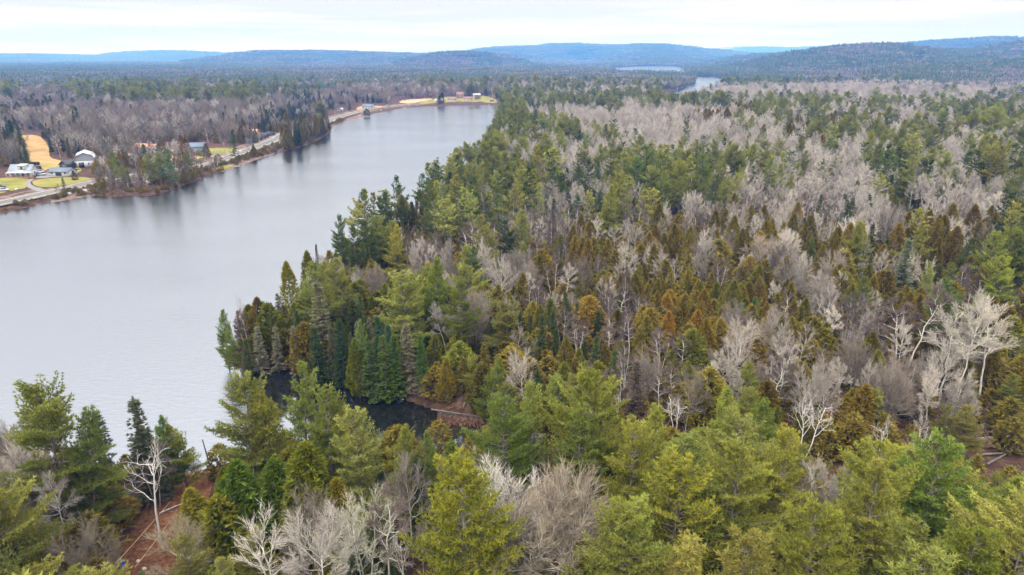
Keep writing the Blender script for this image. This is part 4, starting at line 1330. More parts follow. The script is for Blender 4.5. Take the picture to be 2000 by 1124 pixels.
HXY = []
hz0 = 1.6
for (tx, ty, H, kind, var, wf, tint, lean, lab) in HERO:
    z = 2.0
    for _ in range(4):
        x, y = G(tx, ty, z + H)
        z = gz(x, y)
    s0 = float(shore([x], [y])[0])
    lod = 0 if math.hypot(x, y) < 330 else 1
    rz = (tx * 7.3 + ty) % 6.28
    o = put_tree(kind, lod, var, x, y, max(z, .1), H, wf, rz, tint, lean, False)
    tag(o, lab, CAT[kind])
    OBJS.append((o, kind, x, y, z, H, lab))
    HXY.append((x, y, H, s0))
    if s0 < 0:
        print("HERO IN WATER", lab, round(s0, 1))
HXY = np.array(HXY)

# ------------------------------------------------------------------ the rest of the forest
rs = np.random.RandomState(7)
pts = []
r = 34.0
while r < 1500:
    s = 3.45 if r < 230 else 3.45 + (r - 230) * .0062
    az0, az1 = -R(47), R(47)
    n = int((az1 - az0) * r / s)
    a = az0 + (np.arange(n) + rs.rand(n)) * (az1 - az0) / n
    rr = r + (rs.rand(n) - .5) * s * 1.0
    pts.append(np.stack([rr * np.sin(a), rr * np.cos(a)], 1))
    r += s * .95
P = np.concatenate(pts)
d = shore(P[:, 0], P[:, 1])
keep = d > 0.8
P, d = P[keep], d[keep]
rd, _ = pdist(ROADC, P[:, 0], P[:, 1], closed=False)
keep = rd > 7.5
for E in EXCL:
    e, i = pdist(E, P[:, 0], P[:, 1])
    keep &= ~(i | (e < 1.2))
P, d = P[keep], d[keep]
r = np.hypot(P[:, 0], P[:, 1])
px, py = proj(P[:, 0], P[:, 1], 1.5)
K = species(P[:, 0], P[:, 1], rs)
# thin out: gaps, brown openings
den = np.where(r < 50, 0, .93)
den *= np.where(K == 6, 1.0, 1.0)


def blob(cx, cy, rx, ry):
    return np.exp(-(((px - cx) / rx) ** 2 + ((py - cy) / ry) ** 2))


for cx, cy_, rx, ry, k in [(1300, 470, 110, 35, .65), (1180, 500, 60, 40, .4), (1800, 770, 60, 40, .25), (1600, 760, 50, 40, .2), (1060, 800, 30, 20, .6), (640, 1130, 70, 60, .3), (1650, 960, 50, 40, .1),
                        (1760, 1080, 50, 60, .3), (1000, 720, 60, 40, .25), (800, 640, 60, 50, .3), (1010, 560, 70, 60, .3), (1900, 720, 70, 40, .4), (1050, 860, 30, 22, .7)]:
    den *= 1 - k * blob(cx, cy_, rx, ry)
# near shore of lake: keep full; farm windows: sight lines to the houses
WIN = [(-300, 188, 340, 470), (430, 486, 284, 332), (500, 552, 262, 300), (640, 810, 217, 250), (762, 978, 195, 216), (690, 750, 203, 217), (-20, 62, 340, 356), (60, 190, 318, 350), (222, 268, 300, 320), (268, 320, 296, 316), (320, 480, 284, 312), (690, 760, 204, 226), (655, 676, 208, 220), (30, 62, 172, 190), (505, 545, 176, 192), (480, 508, 256, 268), (520, 660, 176, 190), (18, 100, 264, 282)]
for (x0, x1, y0, y1) in WIN:
    den *= np.where((px > x0) & (px < x1) & (py > y0) & (py < y1), .01, 1)
keep = rs.rand(len(P)) < den
# thinning for pines: they need room; cedars and firs stand close
room = np.where(K == 0, .44, np.where(np.isin(K, (3, 7)), .74, np.where(K == 4, .75, 1.0)))
room = np.where((K == 0) & (py > 850), .52, room)
room = np.where(r > 330, np.minimum(1, room * 1.3), room)
keep &= rs.rand(len(P)) < room
hd = np.min((P[:, 0][:, None] - HXY[:, 0]) ** 2 + (P[:, 1][:, None] - HXY[:, 1]) ** 2, 1) ** .5
keep &= hd > np.where(K == 0, 4.2, 2.2)
pl = G(417, 938, 1.5)
keep &= (np.hypot(P[:, 0] - pl[0], P[:, 1] - pl[1]) > 6)
P, d, K, r, px, py = P[keep], d[keep], K[keep], r[keep], px[keep], py[keep]
Z = ground(P[:, 0], P[:, 1])
HM = np.array([17.5, 8.8, 10.0, 11.8, 11.8, 11.0, 3.0, 12.0])[K]
hs = rs.normal(size=len(P)) * .15 + 1
# young trees
hs = np.where((rs.rand(len(P)) < .22), hs * .62, hs)
H = HM * np.clip(hs, .45, 1.4)
near_fg = (py > 880) & (K == 0)
H = np.where(near_fg, np.clip(H * 1.05, 9, 22), H)
H = np.where((px < 480) & (py > 330) & (py < 385) & (px > 180), H * .7, H)   # young woods on the small cape
# keep sight of the heroes: lower random trees that stand in front of a hand-placed one and reach over its top
tpx, tpy = proj(P[:, 0], P[:, 1], Z + H)
hx, hy = HXY[:, 0], HXY[:, 1]
for i, (tx, ty, HH, kind, var, wf, tint, lean, lab) in enumerate(HERO):
    hr = math.hypot(hx[i], hy[i])
    f = (np.abs(px - tx) < 900 / hr * 2.6 + 4) & (r < hr) & (tpy < ty + HH * F / hr * .42) & (py > ty)
    # limit: the top may reach only to the lower part of the hero
    want = ty + HH * F / hr * rs.uniform(.35, .62, len(P))
    fac = np.clip((py - want) / np.maximum(py - tpy, 1), .05, 1)
    H = np.where(f, H * fac, H)
# the near bank's canopy stays below the line where the lake and inlet show
LX = [-200, 0, 90, 150, 190, 225, 235, 300, 320, 385, 412, 425, 470, 530, 545, 600, 640, 665, 700, 760, 820, 900, 930, 960, 1010, 1040, 1090, 1150, 1200, 1280, 1350, 1420, 1500, 1560, 1620, 1700, 1850, 1900, 1980, 2300]
LY = [800, 780, 850, 880, 890, 980, 1105, 1085, 1010, 985, 930, 800, 765, 815, 850, 820, 815, 850, 835, 858, 880, 900, 870, 800, 790, 775, 800, 765, 805, 800, 835, 785, 800, 850, 895, 870, 860, 900, 935, 900]
tpx, tpy = proj(P[:, 0], P[:, 1], Z + H)
lim = np.maximum(np.interp(tpx, LX, LY), np.interp(px, LX, LY) - 60 * (px > 420)) + rs.rand(len(P)) * 30
f = (py > lim) & (tpy < lim) & (py > np.where(px < 960, 835, 885))
H = np.where(f, H * np.clip((py - lim) / np.maximum(py - tpy, 1), .02, 1), H)
H = np.where((py > 825) & (py <= lim + 22) & (px > 440) & (px < 955), 1.0, H)
H = np.where((K == 0) & (py > 740) & (py < 905) & (px > 970) & (px < 1560), np.minimum(H, 11), H)
H = np.where((K == 0) & (py > 640) & (py < 960) & (px >= 1560), np.minimum(H, 9), H)
# the far reach stays in sight over the nearer crowns
lim2 = np.interp(px, [1262, 1290, 1350, 1410, 1440, 1470], [120, 187, 183, 170, 160, 120])
f = (tpy < lim2) & (py > lim2) & (py > 196)
H = np.where(f, H * np.clip((py - lim2) / np.maximum(py - tpy, 1), .1, 1), H)
ok = H > 2.2
P, d, K, r, px, py, Z, H = P[ok], d[ok], K[ok], r[ok], px[ok], py[ok], Z[ok], H[ok]
print("trees", len(P), np.bincount(K, minlength=8))

inview = (px > -60) & (px < 2060) & (py < 1500) & (py > 100)
is_thing = np.zeros(len(P), bool)
n_h = {}
for hh in HERO:
    n_h[hh[3]] = n_h.get(hh[3], 0) + 1
for k in range(8):
    idx = np.where((K == k) & inview)[0]
    idx = idx[np.argsort(-(H[idx] / r[idx]))]
    lim = {"white_pine": 230, "bare_shrub": 120}.get(KINDS[k], 290 - n_h.get(KINDS[k], 0))
    is_thing[idx[:lim]] = True
# everything close must be a thing or be small
TW = (rs.rand(len(P), 3) - .5)
TREEREC = []
for i in np.where(is_thing)[0]:
    kind = KINDS[K[i]]
    v = rs.randint(0, 100)
    wf = rs.uniform(.85, 1.2) * (1.2 if K[i] == 1 else 1) * (1.18 if (K[i] == 0 and r[i] < 130) else 1)
    if kind == "white_pine" and r[i] > 150 and rs.rand() < .45:
        kk = "dark_pine"
    else:
        kk = kind
    b = 1 + TW[i, 0] * .4
    if kk in ("bare_tree", "maple_tree", "birch_tree"):
        wf *= .80
    if kk == "white_pine":
        tint = (b * (1.04 + TW[i, 1] * .22), b, b * (1 + TW[i, 2] * .35))
    elif kk in ("bare_tree",):
        b = 1 + TW[i, 0] * .75
        tint = (b, b * .98, b * .95)
    elif kk == "cedar_tree":
        g = TW[i, 1] + .5
        tint = (b * (1.12 - .22 * g), b * (.98 + .14 * g), b * .9)
        if py[i] > 880 or px[i] < 900:
            tint = (b * .85, b * 1.1, b * .8)
    else:
        tint = (b * (1 + TW[i, 1] * .3), b, b * (1 + TW[i, 2] * .2))
    lean = rs.uniform(-3.5, 3.5) if r[i] < 260 else 0
    if kk in ("bare_tree", "birch_tree") and rs.rand() < .25:
        lean = rs.uniform(-9, 9)
    o = put_tree(kk, 0 if r[i] < 190 else 1, v, P[i, 0], P[i, 1], Z[i], H[i], wf, rs.rand() * 6.28, tint, lean, r[i] > 260)
    OBJS.append((o, kk, P[i, 0], P[i, 1], Z[i], H[i], None))
    TREEREC.append((o, kk, i, tint))

# labels of the unnamed trees: by the nearest named neighbour
heroes = [(q, *proj(q[2], q[3], q[4] + q[5] * .5)) for q in OBJS if q[6]]
HP = np.array([(h[1], h[2]) for h in heroes])
used = {}
ORD = ["first", "second", "third", "fourth", "fifth", "sixth", "seventh", "eighth", "ninth", "tenth", "eleventh", "twelfth", "thirteenth", "fourteenth", "fifteenth", "sixteenth", "seventeenth", "eighteenth", "nineteenth", "twentieth"]
SHORT = {}
for h in heroes:
    SHORT[h[0][6]] = " ".join(h[0][6].split()[:9])
pend = {}
MARKS = [(48, 335, "the porched farmhouse"), (170, 310, "the gambrel barn"), (60, 285, "the tan hay field"), (124, 338, "the low blue roofed garage"), (250, 345, "the small wooded cape"), (350, 345, "the right end of the wooded cape"),
         (290, 296, "the orange roofed house"), (384, 288, "the blue grey metal house"), (440, 294, "the green lawn by the side road"), (489, 260, "the orange roofed cabin"), (508, 272, "the dark rock cut"), (590, 268, "the far shore thicket"),
         (663, 212, "the white trailer house"), (720, 208, "the white roadside house"), (800, 197, "the pale sandy field"), (890, 194, "the far lawns"), (522, 176, "the grey farmhouse"), (590, 179, "the thin tan field"), (46, 175, "the long white barn"),
         (180, 250, "the bare slope above the hay field"), (300, 230, "the middle of the grey maple woods"), (400, 200, "the lone far bank fir"), (150, 200, "the upper left grey woods"), (560, 225, "the evergreens above the road bend"),
         (970, 240, "the right lake edge near the far end"), (950, 300, "the steep right lake shore"), (1062, 250, "the single pine among aspens"), (1140, 265, "the round aspen wood pines"), (1200, 280, "the broad pale aspen stand"), (1300, 320, "the long pine row"),
         (1400, 300, "the right end of the long pine row"), (1440, 335, "the white fan-shaped aspens"), (1200, 370, "the cone-shaped pine in grey woods"), (1480, 270, "the rusty cedar patch up the slope"), (1600, 330, "the pale upper right stand"),
         (1740, 310, "the big dark upper right pine"), (1720, 370, "the whitest broad aspen"), (1850, 320, "the dark pines near the upper right edge"), (1945, 390, "the white aspen at the right edge"), (1620, 290, "the pine left of the big dark one"),
         (1400, 240, "the upper mixed woods"), (1850, 250, "the upper right mixed woods"), (1100, 210, "the evergreens before the far river")]
for o, kk, i, tint in TREEREC:
    cx, cy_ = px[i], py[i] - H[i] * F / r[i] * .5
    size = "tall" if H[i] > HM[i % len(HM)] * 1.08 and H[i] > 9 else ("young" if H[i] < 7 else "mid-sized")
    if r[i] > 300:
        j = int(np.argmin([(cx - u[0]) ** 2 + ((cy_ - u[1]) * 1.6) ** 2 for u in MARKS]))
        u = MARKS[j]
        dx, dy = cx - u[0], (cy_ - u[1]) * 1.6
        rel = ("right of" if dx > 0 else "left of") if abs(dx) > abs(dy) * 1.2 else ("behind" if dy < 0 else "in front of")
        zone = "%s %s" % (rel, u[2])
        tag(o, "%s %s %s" % (size, WORD[kk], zone), CAT[kk], "%s %ss %s" % (size, WORD[kk].replace("birch", "birche"), zone))
        continue
    dd = (HP[:, 0] - cx) ** 2 + (HP[:, 1] - cy_) ** 2
    j = int(np.argmin(dd))
    q = heroes[j][0]
    dx, dy = cx - HP[j, 0], cy_ - HP[j, 1]
    rel = ("right of" if dx > 0 else "left of") if abs(dx) > abs(dy) * 1.2 else ("behind" if dy < 0 else "in front of")
    key = (kk, rel, j)
    pend.setdefault(key, []).append((dd[j], o, size, q[6]))
for (kk, rel, j), lst in pend.items():
    lst.sort(key=lambda a: a[0])
    for n, (dq, o, size, hl_) in enumerate(lst):
        w = ORD[min(n, 19)] + " " if len(lst) > 1 else ""
        lab = "%s%s %s the %s" % (w, WORD[kk], rel, hl_)
        ws = lab.split()
        if len(ws) > 16:
            lab = " ".join(ws[:16])
        tag(o, lab, CAT[kk], "%ss near the %s" % (WORD[kk].replace("birch", "birche"), " ".join(hl_.split()[:8])))
# ------------------------------------------------------------------ forest beyond the counted trees
def scatter(name, meshes, XYZ, idx, rot, scl, label, kind="stuff"):
    me = bpy.data.meshes.new(name)
    me.from_pydata([tuple(p) for p in XYZ], [], [])
    for nm, tp, dat in (("pick", "INT", idx), ("rot", "FLOAT_VECTOR", rot), ("scl", "FLOAT_VECTOR", scl)):
        at = me.attributes.new(nm, tp, "POINT")
        if tp == "INT":
            at.data.foreach_set("value", np.asarray(dat, np.int32))
        else:
            at.data.foreach_set("vector", np.asarray(dat, np.float32).ravel())
    o = link(name, me)
    ng = bpy.data.node_groups.new(name + "_nodes", "GeometryNodeTree")
    ng.interface.new_socket("Geometry", in_out="INPUT", socket_type="NodeSocketGeometry")
    ng.interface.new_socket("Geometry", in_out="OUTPUT", socket_type="NodeSocketGeometry")
    gi = ng.nodes.new("NodeGroupInput")
    go = ng.nodes.new("NodeGroupOutput")
    jn = ng.nodes.new("GeometryNodeJoinGeometry")
    for m_ in meshes:
        so = bpy.data.objects.new(name + "_source", m_)
        oi = ng.nodes.new("GeometryNodeObjectInfo")
        oi.inputs["Object"].default_value = so
        oi.inputs["As Instance"].default_value = True
        ng.links.new(oi.outputs["Geometry"], jn.inputs[0])
    ip = ng.nodes.new("GeometryNodeInstanceOnPoints")
    ng.links.new(gi.outputs[0], ip.inputs["Points"])
    ng.links.new(jn.outputs[0], ip.inputs["Instance"])
    ip.inputs["Pick Instance"].default_value = True
    for nm, tp, so_ in (("pick", "INT", "Instance Index"), ("rot", "FLOAT_VECTOR", "Rotation"), ("scl", "FLOAT_VECTOR", "Scale")):
        na = ng.nodes.new("GeometryNodeInputNamedAttribute")
        na.data_type = tp
        na.inputs[0].default_value = nm
        ng.links.new(na.outputs[0], ip.inputs[so_])
    ng.links.new(ip.outputs[0], go.inputs[0])
    md = o.modifiers.new("scatter", "NODES")
    md.node_group = ng
    tag(o, label, kind=kind)
    return o


rest = np.where(~is_thing)[0]
NAMES = {"white_pine": ("pine_forest", "mass of smaller white pines filling the woods"), "cedar_tree": ("cedar_forest", "mass of olive brown cedars beyond the counted ones"),
         "fir_tree": ("fir_forest", "mass of dark firs beyond the counted ones"), "bare_tree": ("bare_forest", "mass of pale leafless aspens covering the far flats"),
         "birch_tree": ("birch_forest", "mass of distant bare birches"), "grey_spruce": ("spruce_forest", "scattered distant grey spruces"),
         "bare_shrub": ("shrubbery", "brown bare brush under the trees"), "maple_tree": ("maple_forest", "mass of grey leafless maples on the far bank")}
for k in range(8):
    ii = rest[K[rest] == k]
    if len(ii) == 0:
        continue
    kind = KINDS[k]
    L1 = LIB[kind][1] + (LIB["dark_pine"][1] if kind == "white_pine" else [])
    L = L1 + LIB[kind][0]
    n1, n0 = len(L1), len(LIB[kind][0])
    pick = np.where(r[ii] > 180, rs.randint(0, n1, len(ii)), n1 + rs.randint(0, n0, len(ii)))
    h0 = np.array([q[3] for q in L])[pick]
    w = rs.uniform(.9, 1.25, len(ii)) * (.86 if kind in ("bare_tree", "maple_tree", "birch_tree") else 1)
    s = H[ii] / 14.5 if kind == "white_pine" and False else H[ii] / h0
    wide = 1 + np.clip((r[ii] - 400) / 1100, 0, 1) * .75
    XYZ = np.column_stack([P[ii], Z[ii] - .2])
    scatter(NAMES[kind][0], [q[2] for q in L], XYZ, pick, np.column_stack([rs.normal(size=(len(ii), 2)) * .03, rs.rand(len(ii)) * 6.28]),
            np.column_stack([s * w * wide, s * w * wide, s]), NAMES[kind][1])

# brown underbrush below the near trees
n = 14000
rr = np.sqrt(rs.rand(n)) * 640 + 30
rr[:4200] = np.sqrt(rs.rand(4200)) * 200 + 30
a = (rs.rand(n) - .5) * R(94)
far_right = (rr > 330) & (a > -.05)
rr, a = rr[~far_right], a[~far_right]
n = len(rr)
X, Y = rr * np.sin(a), rr * np.cos(a)
dd = shore(X, Y)
kp = dd > 1.0
for q, E in enumerate(EXCL):
    e, i = pdist(E, X, Y)
    kp &= ~i | (AREAS[q][0] == "slope_clearing")
rdd, _ = pdist(ROADC, X, Y, closed=False)
kp &= rdd > 6
ux, uy = proj(X, Y, 1.5)
for (x0, x1, y0, y1) in WIN:
    kp &= ~((ux > x0) & (ux < x1) & (uy > y0) & (uy < y1))
X, Y = X[kp], Y[kp]
sc_ = rs.uniform(.5, 1.15, len(X))
scatter("undergrowth", [q[2] for q in LIB["bare_shrub"][1]] + [LIB["cedar_tree"][1][3][2]], np.column_stack([X, Y, ground(X, Y) - .1]), np.where(rs.rand(len(X)) < .88, rs.randint(0, 3, len(X)), 3),
        np.column_stack([np.zeros((len(X), 2)), rs.rand(len(X)) * 6.28]), np.column_stack([sc_ * 1.2, sc_ * 1.2, sc_ * np.where(True, .9, 1)]), "brown bare underbrush and seedlings between the trunks")

CL = EXCL[14]
X = rs.uniform(CL[:, 0].min(), CL[:, 0].max(), 900)
Y = rs.uniform(CL[:, 1].min(), CL[:, 1].max(), 900)
e, i = pdist(CL, X, Y)
kp = i & ((rs.rand(900) < .18) | (e < 1.6))
X, Y = X[kp], Y[kp]
sc_ = rs.uniform(.06, .22, len(X))
scatter("dead_brush", [q[2] for q in LIB["bare_shrub"][1]], np.column_stack([X, Y, ground(X, Y)]), rs.randint(0, 3, len(X)), np.column_stack([rs.normal(size=(len(X), 2)) * .5, rs.rand(len(X)) * 6.28]),
        np.column_stack([sc_ * 1.5, sc_ * 1.5, sc_]), "small dead twigs and sprigs littering the needle clearing")
n = 260000
X = rs.uniform(-620, 120, n)
Y = rs.uniform(120, 1000, n)
dd = shore(X, Y)
kp = (dd > .4) & (dd < 16) & (np.hypot(X, Y) > 290) & (np.hypot(X, Y) < 720)
rdd, _ = pdist(ROADC, X, Y, closed=False)
kp &= rdd > 6.2
for q in (9, 10, 12, 13):
    e, i = pdist(EXCL[q], X, Y)
    kp &= ~i
X, Y = X[kp][:9000], Y[kp][:9000]
open("/tmp/dbg.txt", "w").write("bank %d trees %d" % (len(X), len(P)))
sc_ = rs.uniform(.18, .5, len(X))
scatter("bank_vegetation", [q[2] for q in LIB["bare_shrub"][1]] + [LIB["cedar_tree"][1][3][2]], np.column_stack([X, Y, ground(X, Y) - .1]), np.where(rs.rand(len(X)) < .85, rs.randint(0, 3, len(X)), 3),
        np.column_stack([np.zeros((len(X), 2)), rs.rand(len(X)) * 6.28]), np.column_stack([sc_ * 1.3, sc_ * 1.3, sc_ * .8]), "low brown and olive brush lining the far bank")

# ------------------------------------------------------------------ groves: the woods beyond 1.4 km
def grove(seed, conifer, n=34, RAD=24.0):
    rs_ = np.random.RandomState(seed)
    tr, cr, cb_ = MB(), MB(), MB()
    mbs = MB()
    for i in range(n):
        a = rs_.rand() * 6.28
        q = math.sqrt(rs_.rand()) * RAD
        x, y = q * math.cos(a), q * math.sin(a)
        con = rs_.rand() < conifer
        Hh = rs_.uniform(10, 17) if con else rs_.uniform(9, 13)
        m_ = 0 if con else 1
        va = rs_.rand()
        if con:
            W = rs_.uniform(1.8, 3.4)
            for lv in range(3):
                z0 = Hh * (.12 + .27 * lv)
                z1 = Hh * (.55 + .225 * lv)
                w = W * (1 - .27 * lv)
                k = 6
                an = np.arange(k) / k * 6.28 + rs_.rand()
                ring = np.stack([x + w * np.cos(an) * rs_.uniform(.7, 1.2, k), y + w * np.sin(an) * rs_.uniform(.7, 1.2, k), z0 + rs_.normal(size=k) * .5], 1)
                V = np.concatenate([ring, [[x, y, z1]]])
                mbs.add(V, [[j, (j + 1) % k, k] for j in range(k)], va, m_)
        else:
            W = rs_.uniform(2.2, 3.6)
            m2 = 42
            az = rs_.rand(m2) * 6.28
            el = rs_.uniform(.25, 1.5, m2)
            p0 = np.array([x, y, Hh * .35]) + rs_.normal(size=(m2, 3)) * .4
            dv = np.stack([np.cos(az) * np.cos(el) * W, np.sin(az) * np.cos(el) * W, np.sin(el) * Hh * .65], 1)
            sd_ = nrm(np.cross(dv, rs_.normal(size=(m2, 3)))) * .34
            e = p0 + dv * rs_.uniform(.8, 1.1, m2)[:, None]
            mbs.tris(np.stack([p0 + dv * .3, e - sd_, e + sd_], 1).reshape(-1, 3), np.repeat(np.clip(va + rs_.normal(size=m2) * .2, 0, 1), 3), m_)
    return mbs


m_gc = M["fir"]
GR = {c: [grove(200 + i + j * 10, c).mesh("grove", [M["far_fir"], M["far_twigs"]]) for i in range(3)] for j, c in enumerate((.95, .5, .08))}
pts = []
r_ = 1390.0
while r_ < 19500:
    s = max(22, r_ * .0145)
    n = int(R(94) * r_ / s)
    a = -R(47) + (np.arange(n) + rs.rand(n)) * R(94) / n
    q = r_ + (rs.rand(n) - .5) * s
    pts.append(np.stack([q * np.sin(a), q * np.cos(a)], 1))
    r_ += s * .9
Q = np.concatenate(pts)
qr = np.hypot(Q[:, 0], Q[:, 1])
Q, qr = Q[shore(Q[:, 0], Q[:, 1]) > 22], None
qr = np.hypot(Q[:, 0], Q[:, 1])
QK = species(Q[:, 0], Q[:, 1], rs)
QZ_ = ground(Q[:, 0], Q[:, 1])
con = np.isin(QK, (0, 1, 2, 5)) | ((QZ_ > 22) & (wav(Q[:, 0], Q[:, 1], 900, 88) + .4 * rs.normal(size=len(Q)) > -.35))
QZ = ground(Q[:, 0], Q[:, 1])
s = np.maximum(22, qr * .0145) / 22
typ = np.where(con, np.where(rs.rand(len(Q)) < .7, 0, 1), np.where(rs.rand(len(Q)) < .72, 2, 1))
for ti, (c, nm, lb) in enumerate(((.95, "evergreen_forest", "dark evergreen woods fading into haze on far slopes"), (.5, "mixed_forest", "mixed woods far beyond the lake"), (.08, "leafless_forest", "grey leafless woods far beyond the lake"))):
    ii = np.where(typ == ti)[0]
    scatter(nm, GR[c], np.column_stack([Q[ii], QZ[ii] - .5]), rs.randint(0, 3, len(ii)), np.column_stack([np.zeros((len(ii), 2)), rs.rand(len(ii)) * 6.28]),
            np.column_stack([s[ii] * 1.12, s[ii] * 1.12, np.ones(len(ii)) * rs.uniform(.85, 1.2, len(ii))]), lb)
print("groves", len(Q))

# ------------------------------------------------------------------ buildings
MM = {
    "white": plain("white_paint", (.46, .46, .455), .6), "grey_metal": plain("grey_metal_roof", (.30, .34, .38), .35, .3), "barn_white": plain("weathered_white_roof", (.50, .505, .51), .4, .2),
    "grey_wood": plain("grey_boards", (.24, .25, .28), .8), "black": plain("black_sheet", (.03, .032, .036), .5), "dark_roof": plain("dark_blue_grey_shingles", (.13, .16, .20), .7),
    "orange": plain("faded_orange_roof", (.62, .27, .12), .6), "red": plain("maroon_paint", (.22, .045, .05), .35), "blue": plain("blue_grey_siding", (.13, .19, .28), .6),
    "brown": plain("brown_shingles", (.22, .13, .10), .8), "brick": plain("red_brown_wood", (.30, .12, .07), .8), "glass": plain("dark_window_glass", (.03, .04, .05), .08),
    "tyre": plain("tyre_rubber", (.025, .025, .025), .8), "rock": ground_mat("dark_rock", [(.3, (.03, .03, .035)), (.6, (.10, .10, .11)), (.75, (.30, .30, .31))], .8, 8),
    "pale_rock": plain("pale_stone", (.50, .47, .43), .8), "wood": plain("grey_timber", (.30, .26, .21), .8), "tank_blue": plain("blue_plastic", (.012, .045, .42), .35),
    "cable": plain("yellowish_cable", (.62, .42, .22), .6), "pole": plain("dark_pole_wood", (.10, .085, .075), .8), "tan": plain("tan_boards", (.55, .45, .32), .8),
}


def part(name, mb, mat, parent, label=None):
    o = link(name, mb.mesh(name, [MM[mat]]), parent)
    if label:
        o["label"] = label
    return o


def root(name, label, cat, px, py, rotz=0, group=None, lift=0.0, loc=None):
    o = link(name, None)
    o.empty_display_size = 1
    o.location = GP(px, py, lift) if loc is None else loc
    o.rotation_euler = (0, 0, R(rotz))
    return tag(o, label, cat, group)


def roof_slab(a, b, c, d, th=.18):
    """a sloping slab: corners a b (eave) c d (ridge)"""
    mb = MB()
    A = np.array([a, b, c, d], float)
    Bm = A - np.array([0, 0, th])
    V = np.concatenate([A, Bm])
    mb.add(V, [[0, 1, 2], [0, 2, 3], [4, 6, 5], [4, 7, 6], [0, 4, 5], [0, 5, 1], [1, 5, 6], [1, 6, 2], [2, 6, 7], [2, 7, 3], [3, 7, 4], [3, 4, 0]])
    return mb


def window(par, x, y, z, w, h, axis="y", sgn=-1, frame="white"):
    mb, pb = MB(), MB()
    t = .06
    if axis == "y":
        y2 = y + sgn * t
        ya, yb = min(y - sgn * .02, y2), max(y - sgn * .02, y2)
        for (a, b, c, d) in ((x - w / 2, x + w / 2, z, z + .1), (x - w / 2, x + w / 2, z + h - .1, z + h), (x - w / 2, x - w / 2 + .1, z + .1, z + h - .1), (x + w / 2 - .1, x + w / 2, z + .1, z + h - .1)):
            mb.box(a, b, ya, yb, c, d)
        pb.box(x - w / 2 + .1, x + w / 2 - .1, min(y, y + sgn * .03), max(y, y + sgn * .03), z + .1, z + h - .1)
    else:
        x2 = x + sgn * t
        xa, xb = min(x - sgn * .02, x2), max(x - sgn * .02, x2)
        for (a, b, c, d) in ((y - w / 2, y + w / 2, z, z + .1), (y - w / 2, y + w / 2, z + h - .1, z + h), (y - w / 2, y - w / 2 + .1, z + .1, z + h - .1), (y + w / 2 - .1, y + w / 2, z + .1, z + h - .1)):
            mb.box(xa, xb, a, b, c, d)
        pb.box(min(x, x + sgn * .03), max(x, x + sgn * .03), y - w / 2 + .1, y + w / 2 - .1, z + .1, z + h - .1)
    f = part("window", mb, frame, par)
    part("pane", pb, "glass", f)
    return f


def house(label, px, py, L, W, hw, hr, rot=0, wall="white", roof="dark_roof", wins=2, door=True, name="house", cat="house", gable_win=False, chimney=False, over=.4, dormer=False, porch=False, garage=False, storeys=1):
    r_ = root(name, label, cat, px, py, rot, lift=.0)
    mb = MB()
    mb.box(-L / 2, L / 2, -W / 2, W / 2, -.8, hw)
    for sx in (-1, 1):
        x = sx * L / 2
        mb.add([[x, -W / 2, hw], [x, W / 2, hw], [x, 0, hw + hr * .97]], [[0, 1, 2] if sx > 0 else [0, 2, 1]])
    part("wall", mb, wall, r_)
    k = hr / (W / 2)
    e = W / 2 + over
    for sy in (-1, 1):
        rf = part("roof", roof_slab((-L / 2 - over, sy * e, hw - over * k + .16), (L / 2 + over, sy * e, hw - over * k + .16), (L / 2 + over, 0, hw + hr + .16), (-L / 2 - over, 0, hw + hr + .16)), roof, r_)
        if sy < 0 and chimney:
            cb = MB()
            cb.box(L * .2, L * .2 + .7, -.35, .35, hw + hr * .6, hw + hr + 1.0)
            part("chimney", cb, "brick", rf)
    for s_ in range(storeys):
        for i in range(wins):
            x = -L / 2 + L * (i + .5) / wins
            if door and s_ == 0 and i == wins // 2:
                continue
            window(r_, x, -W / 2, 1.0 + s_ * 2.6, 1.3, 1.2)
        window(r_, L / 2, 0, 1.0 + s_ * 2.6, 1.2, 1.1, "x", 1)
        window(r_, -L / 2, 0, 1.0 + s_ * 2.6, 1.2, 1.1, "x", -1)
    if door:
        db = MB()
        x = -L / 2 + L * (wins // 2 + .5) / max(1, wins)
        w = 1.6 if garage else .5
        db.box(x - w, x + w, -W / 2 - .07, -W / 2 + .02, 0, 2.2)
        d_ = part("door", db, "brick" if not garage else "black", r_)
        hb = MB()
        hb.box(x + w * .7, x + w * .8, -W / 2 - .12, -W / 2 - .07, 1.0, 1.08)
        part("handle", hb, "grey_metal", d_)
    if dormer:
        db = MB()
        db.box(-L * .06, L * .28, -W / 2 + .3, 0, hw + .3, hw + hr * .95)
        dm = part("dormer", db, "white", r_)
        part("roof", roof_slab((-L * .06 - .3, -W / 2 - .1, hw + hr * .95), (L * .28 + .3, -W / 2 - .1, hw + hr * .95), (L * .28 + .3, .2, hw + hr * 1.15), (-L * .06 - .3, .2, hw + hr * 1.15)), "white", dm)
        wb = MB()
        wb.box(L * .06, L * .16, -W / 2 + .24, -W / 2 + .3, hw + .9, hw + hr * .75)
        part("pane", wb, "glass", dm)
    if porch:
        pr = part("porch", roof_slab((-L / 2 - .3, -W / 2 - 2.4, hw - .5), (L / 2 + 1.5, -W / 2 - 2.4, hw - .5), (L / 2 + 1.5, -W / 2 - .02, hw - .05), (-L / 2 - .3, -W / 2 - .02, hw - .05)), "white", r_)
        for i in range(6):
            pb = MB()
            x = -L / 2 + (L + 1.2) * i / 5
            pb.box(x - .08, x + .08, -W / 2 - 2.3, -W / 2 - 2.14, -.5, hw - .7)
            part("post", pb, "white", pr)
        pb = MB()
        pb.box(-L / 2 - .2, L / 2 + 1.4, -W / 2 - 2.35, -W / 2 - .03, -.8, .15)
        part("deck", pb, "brick", r_)
    return r_


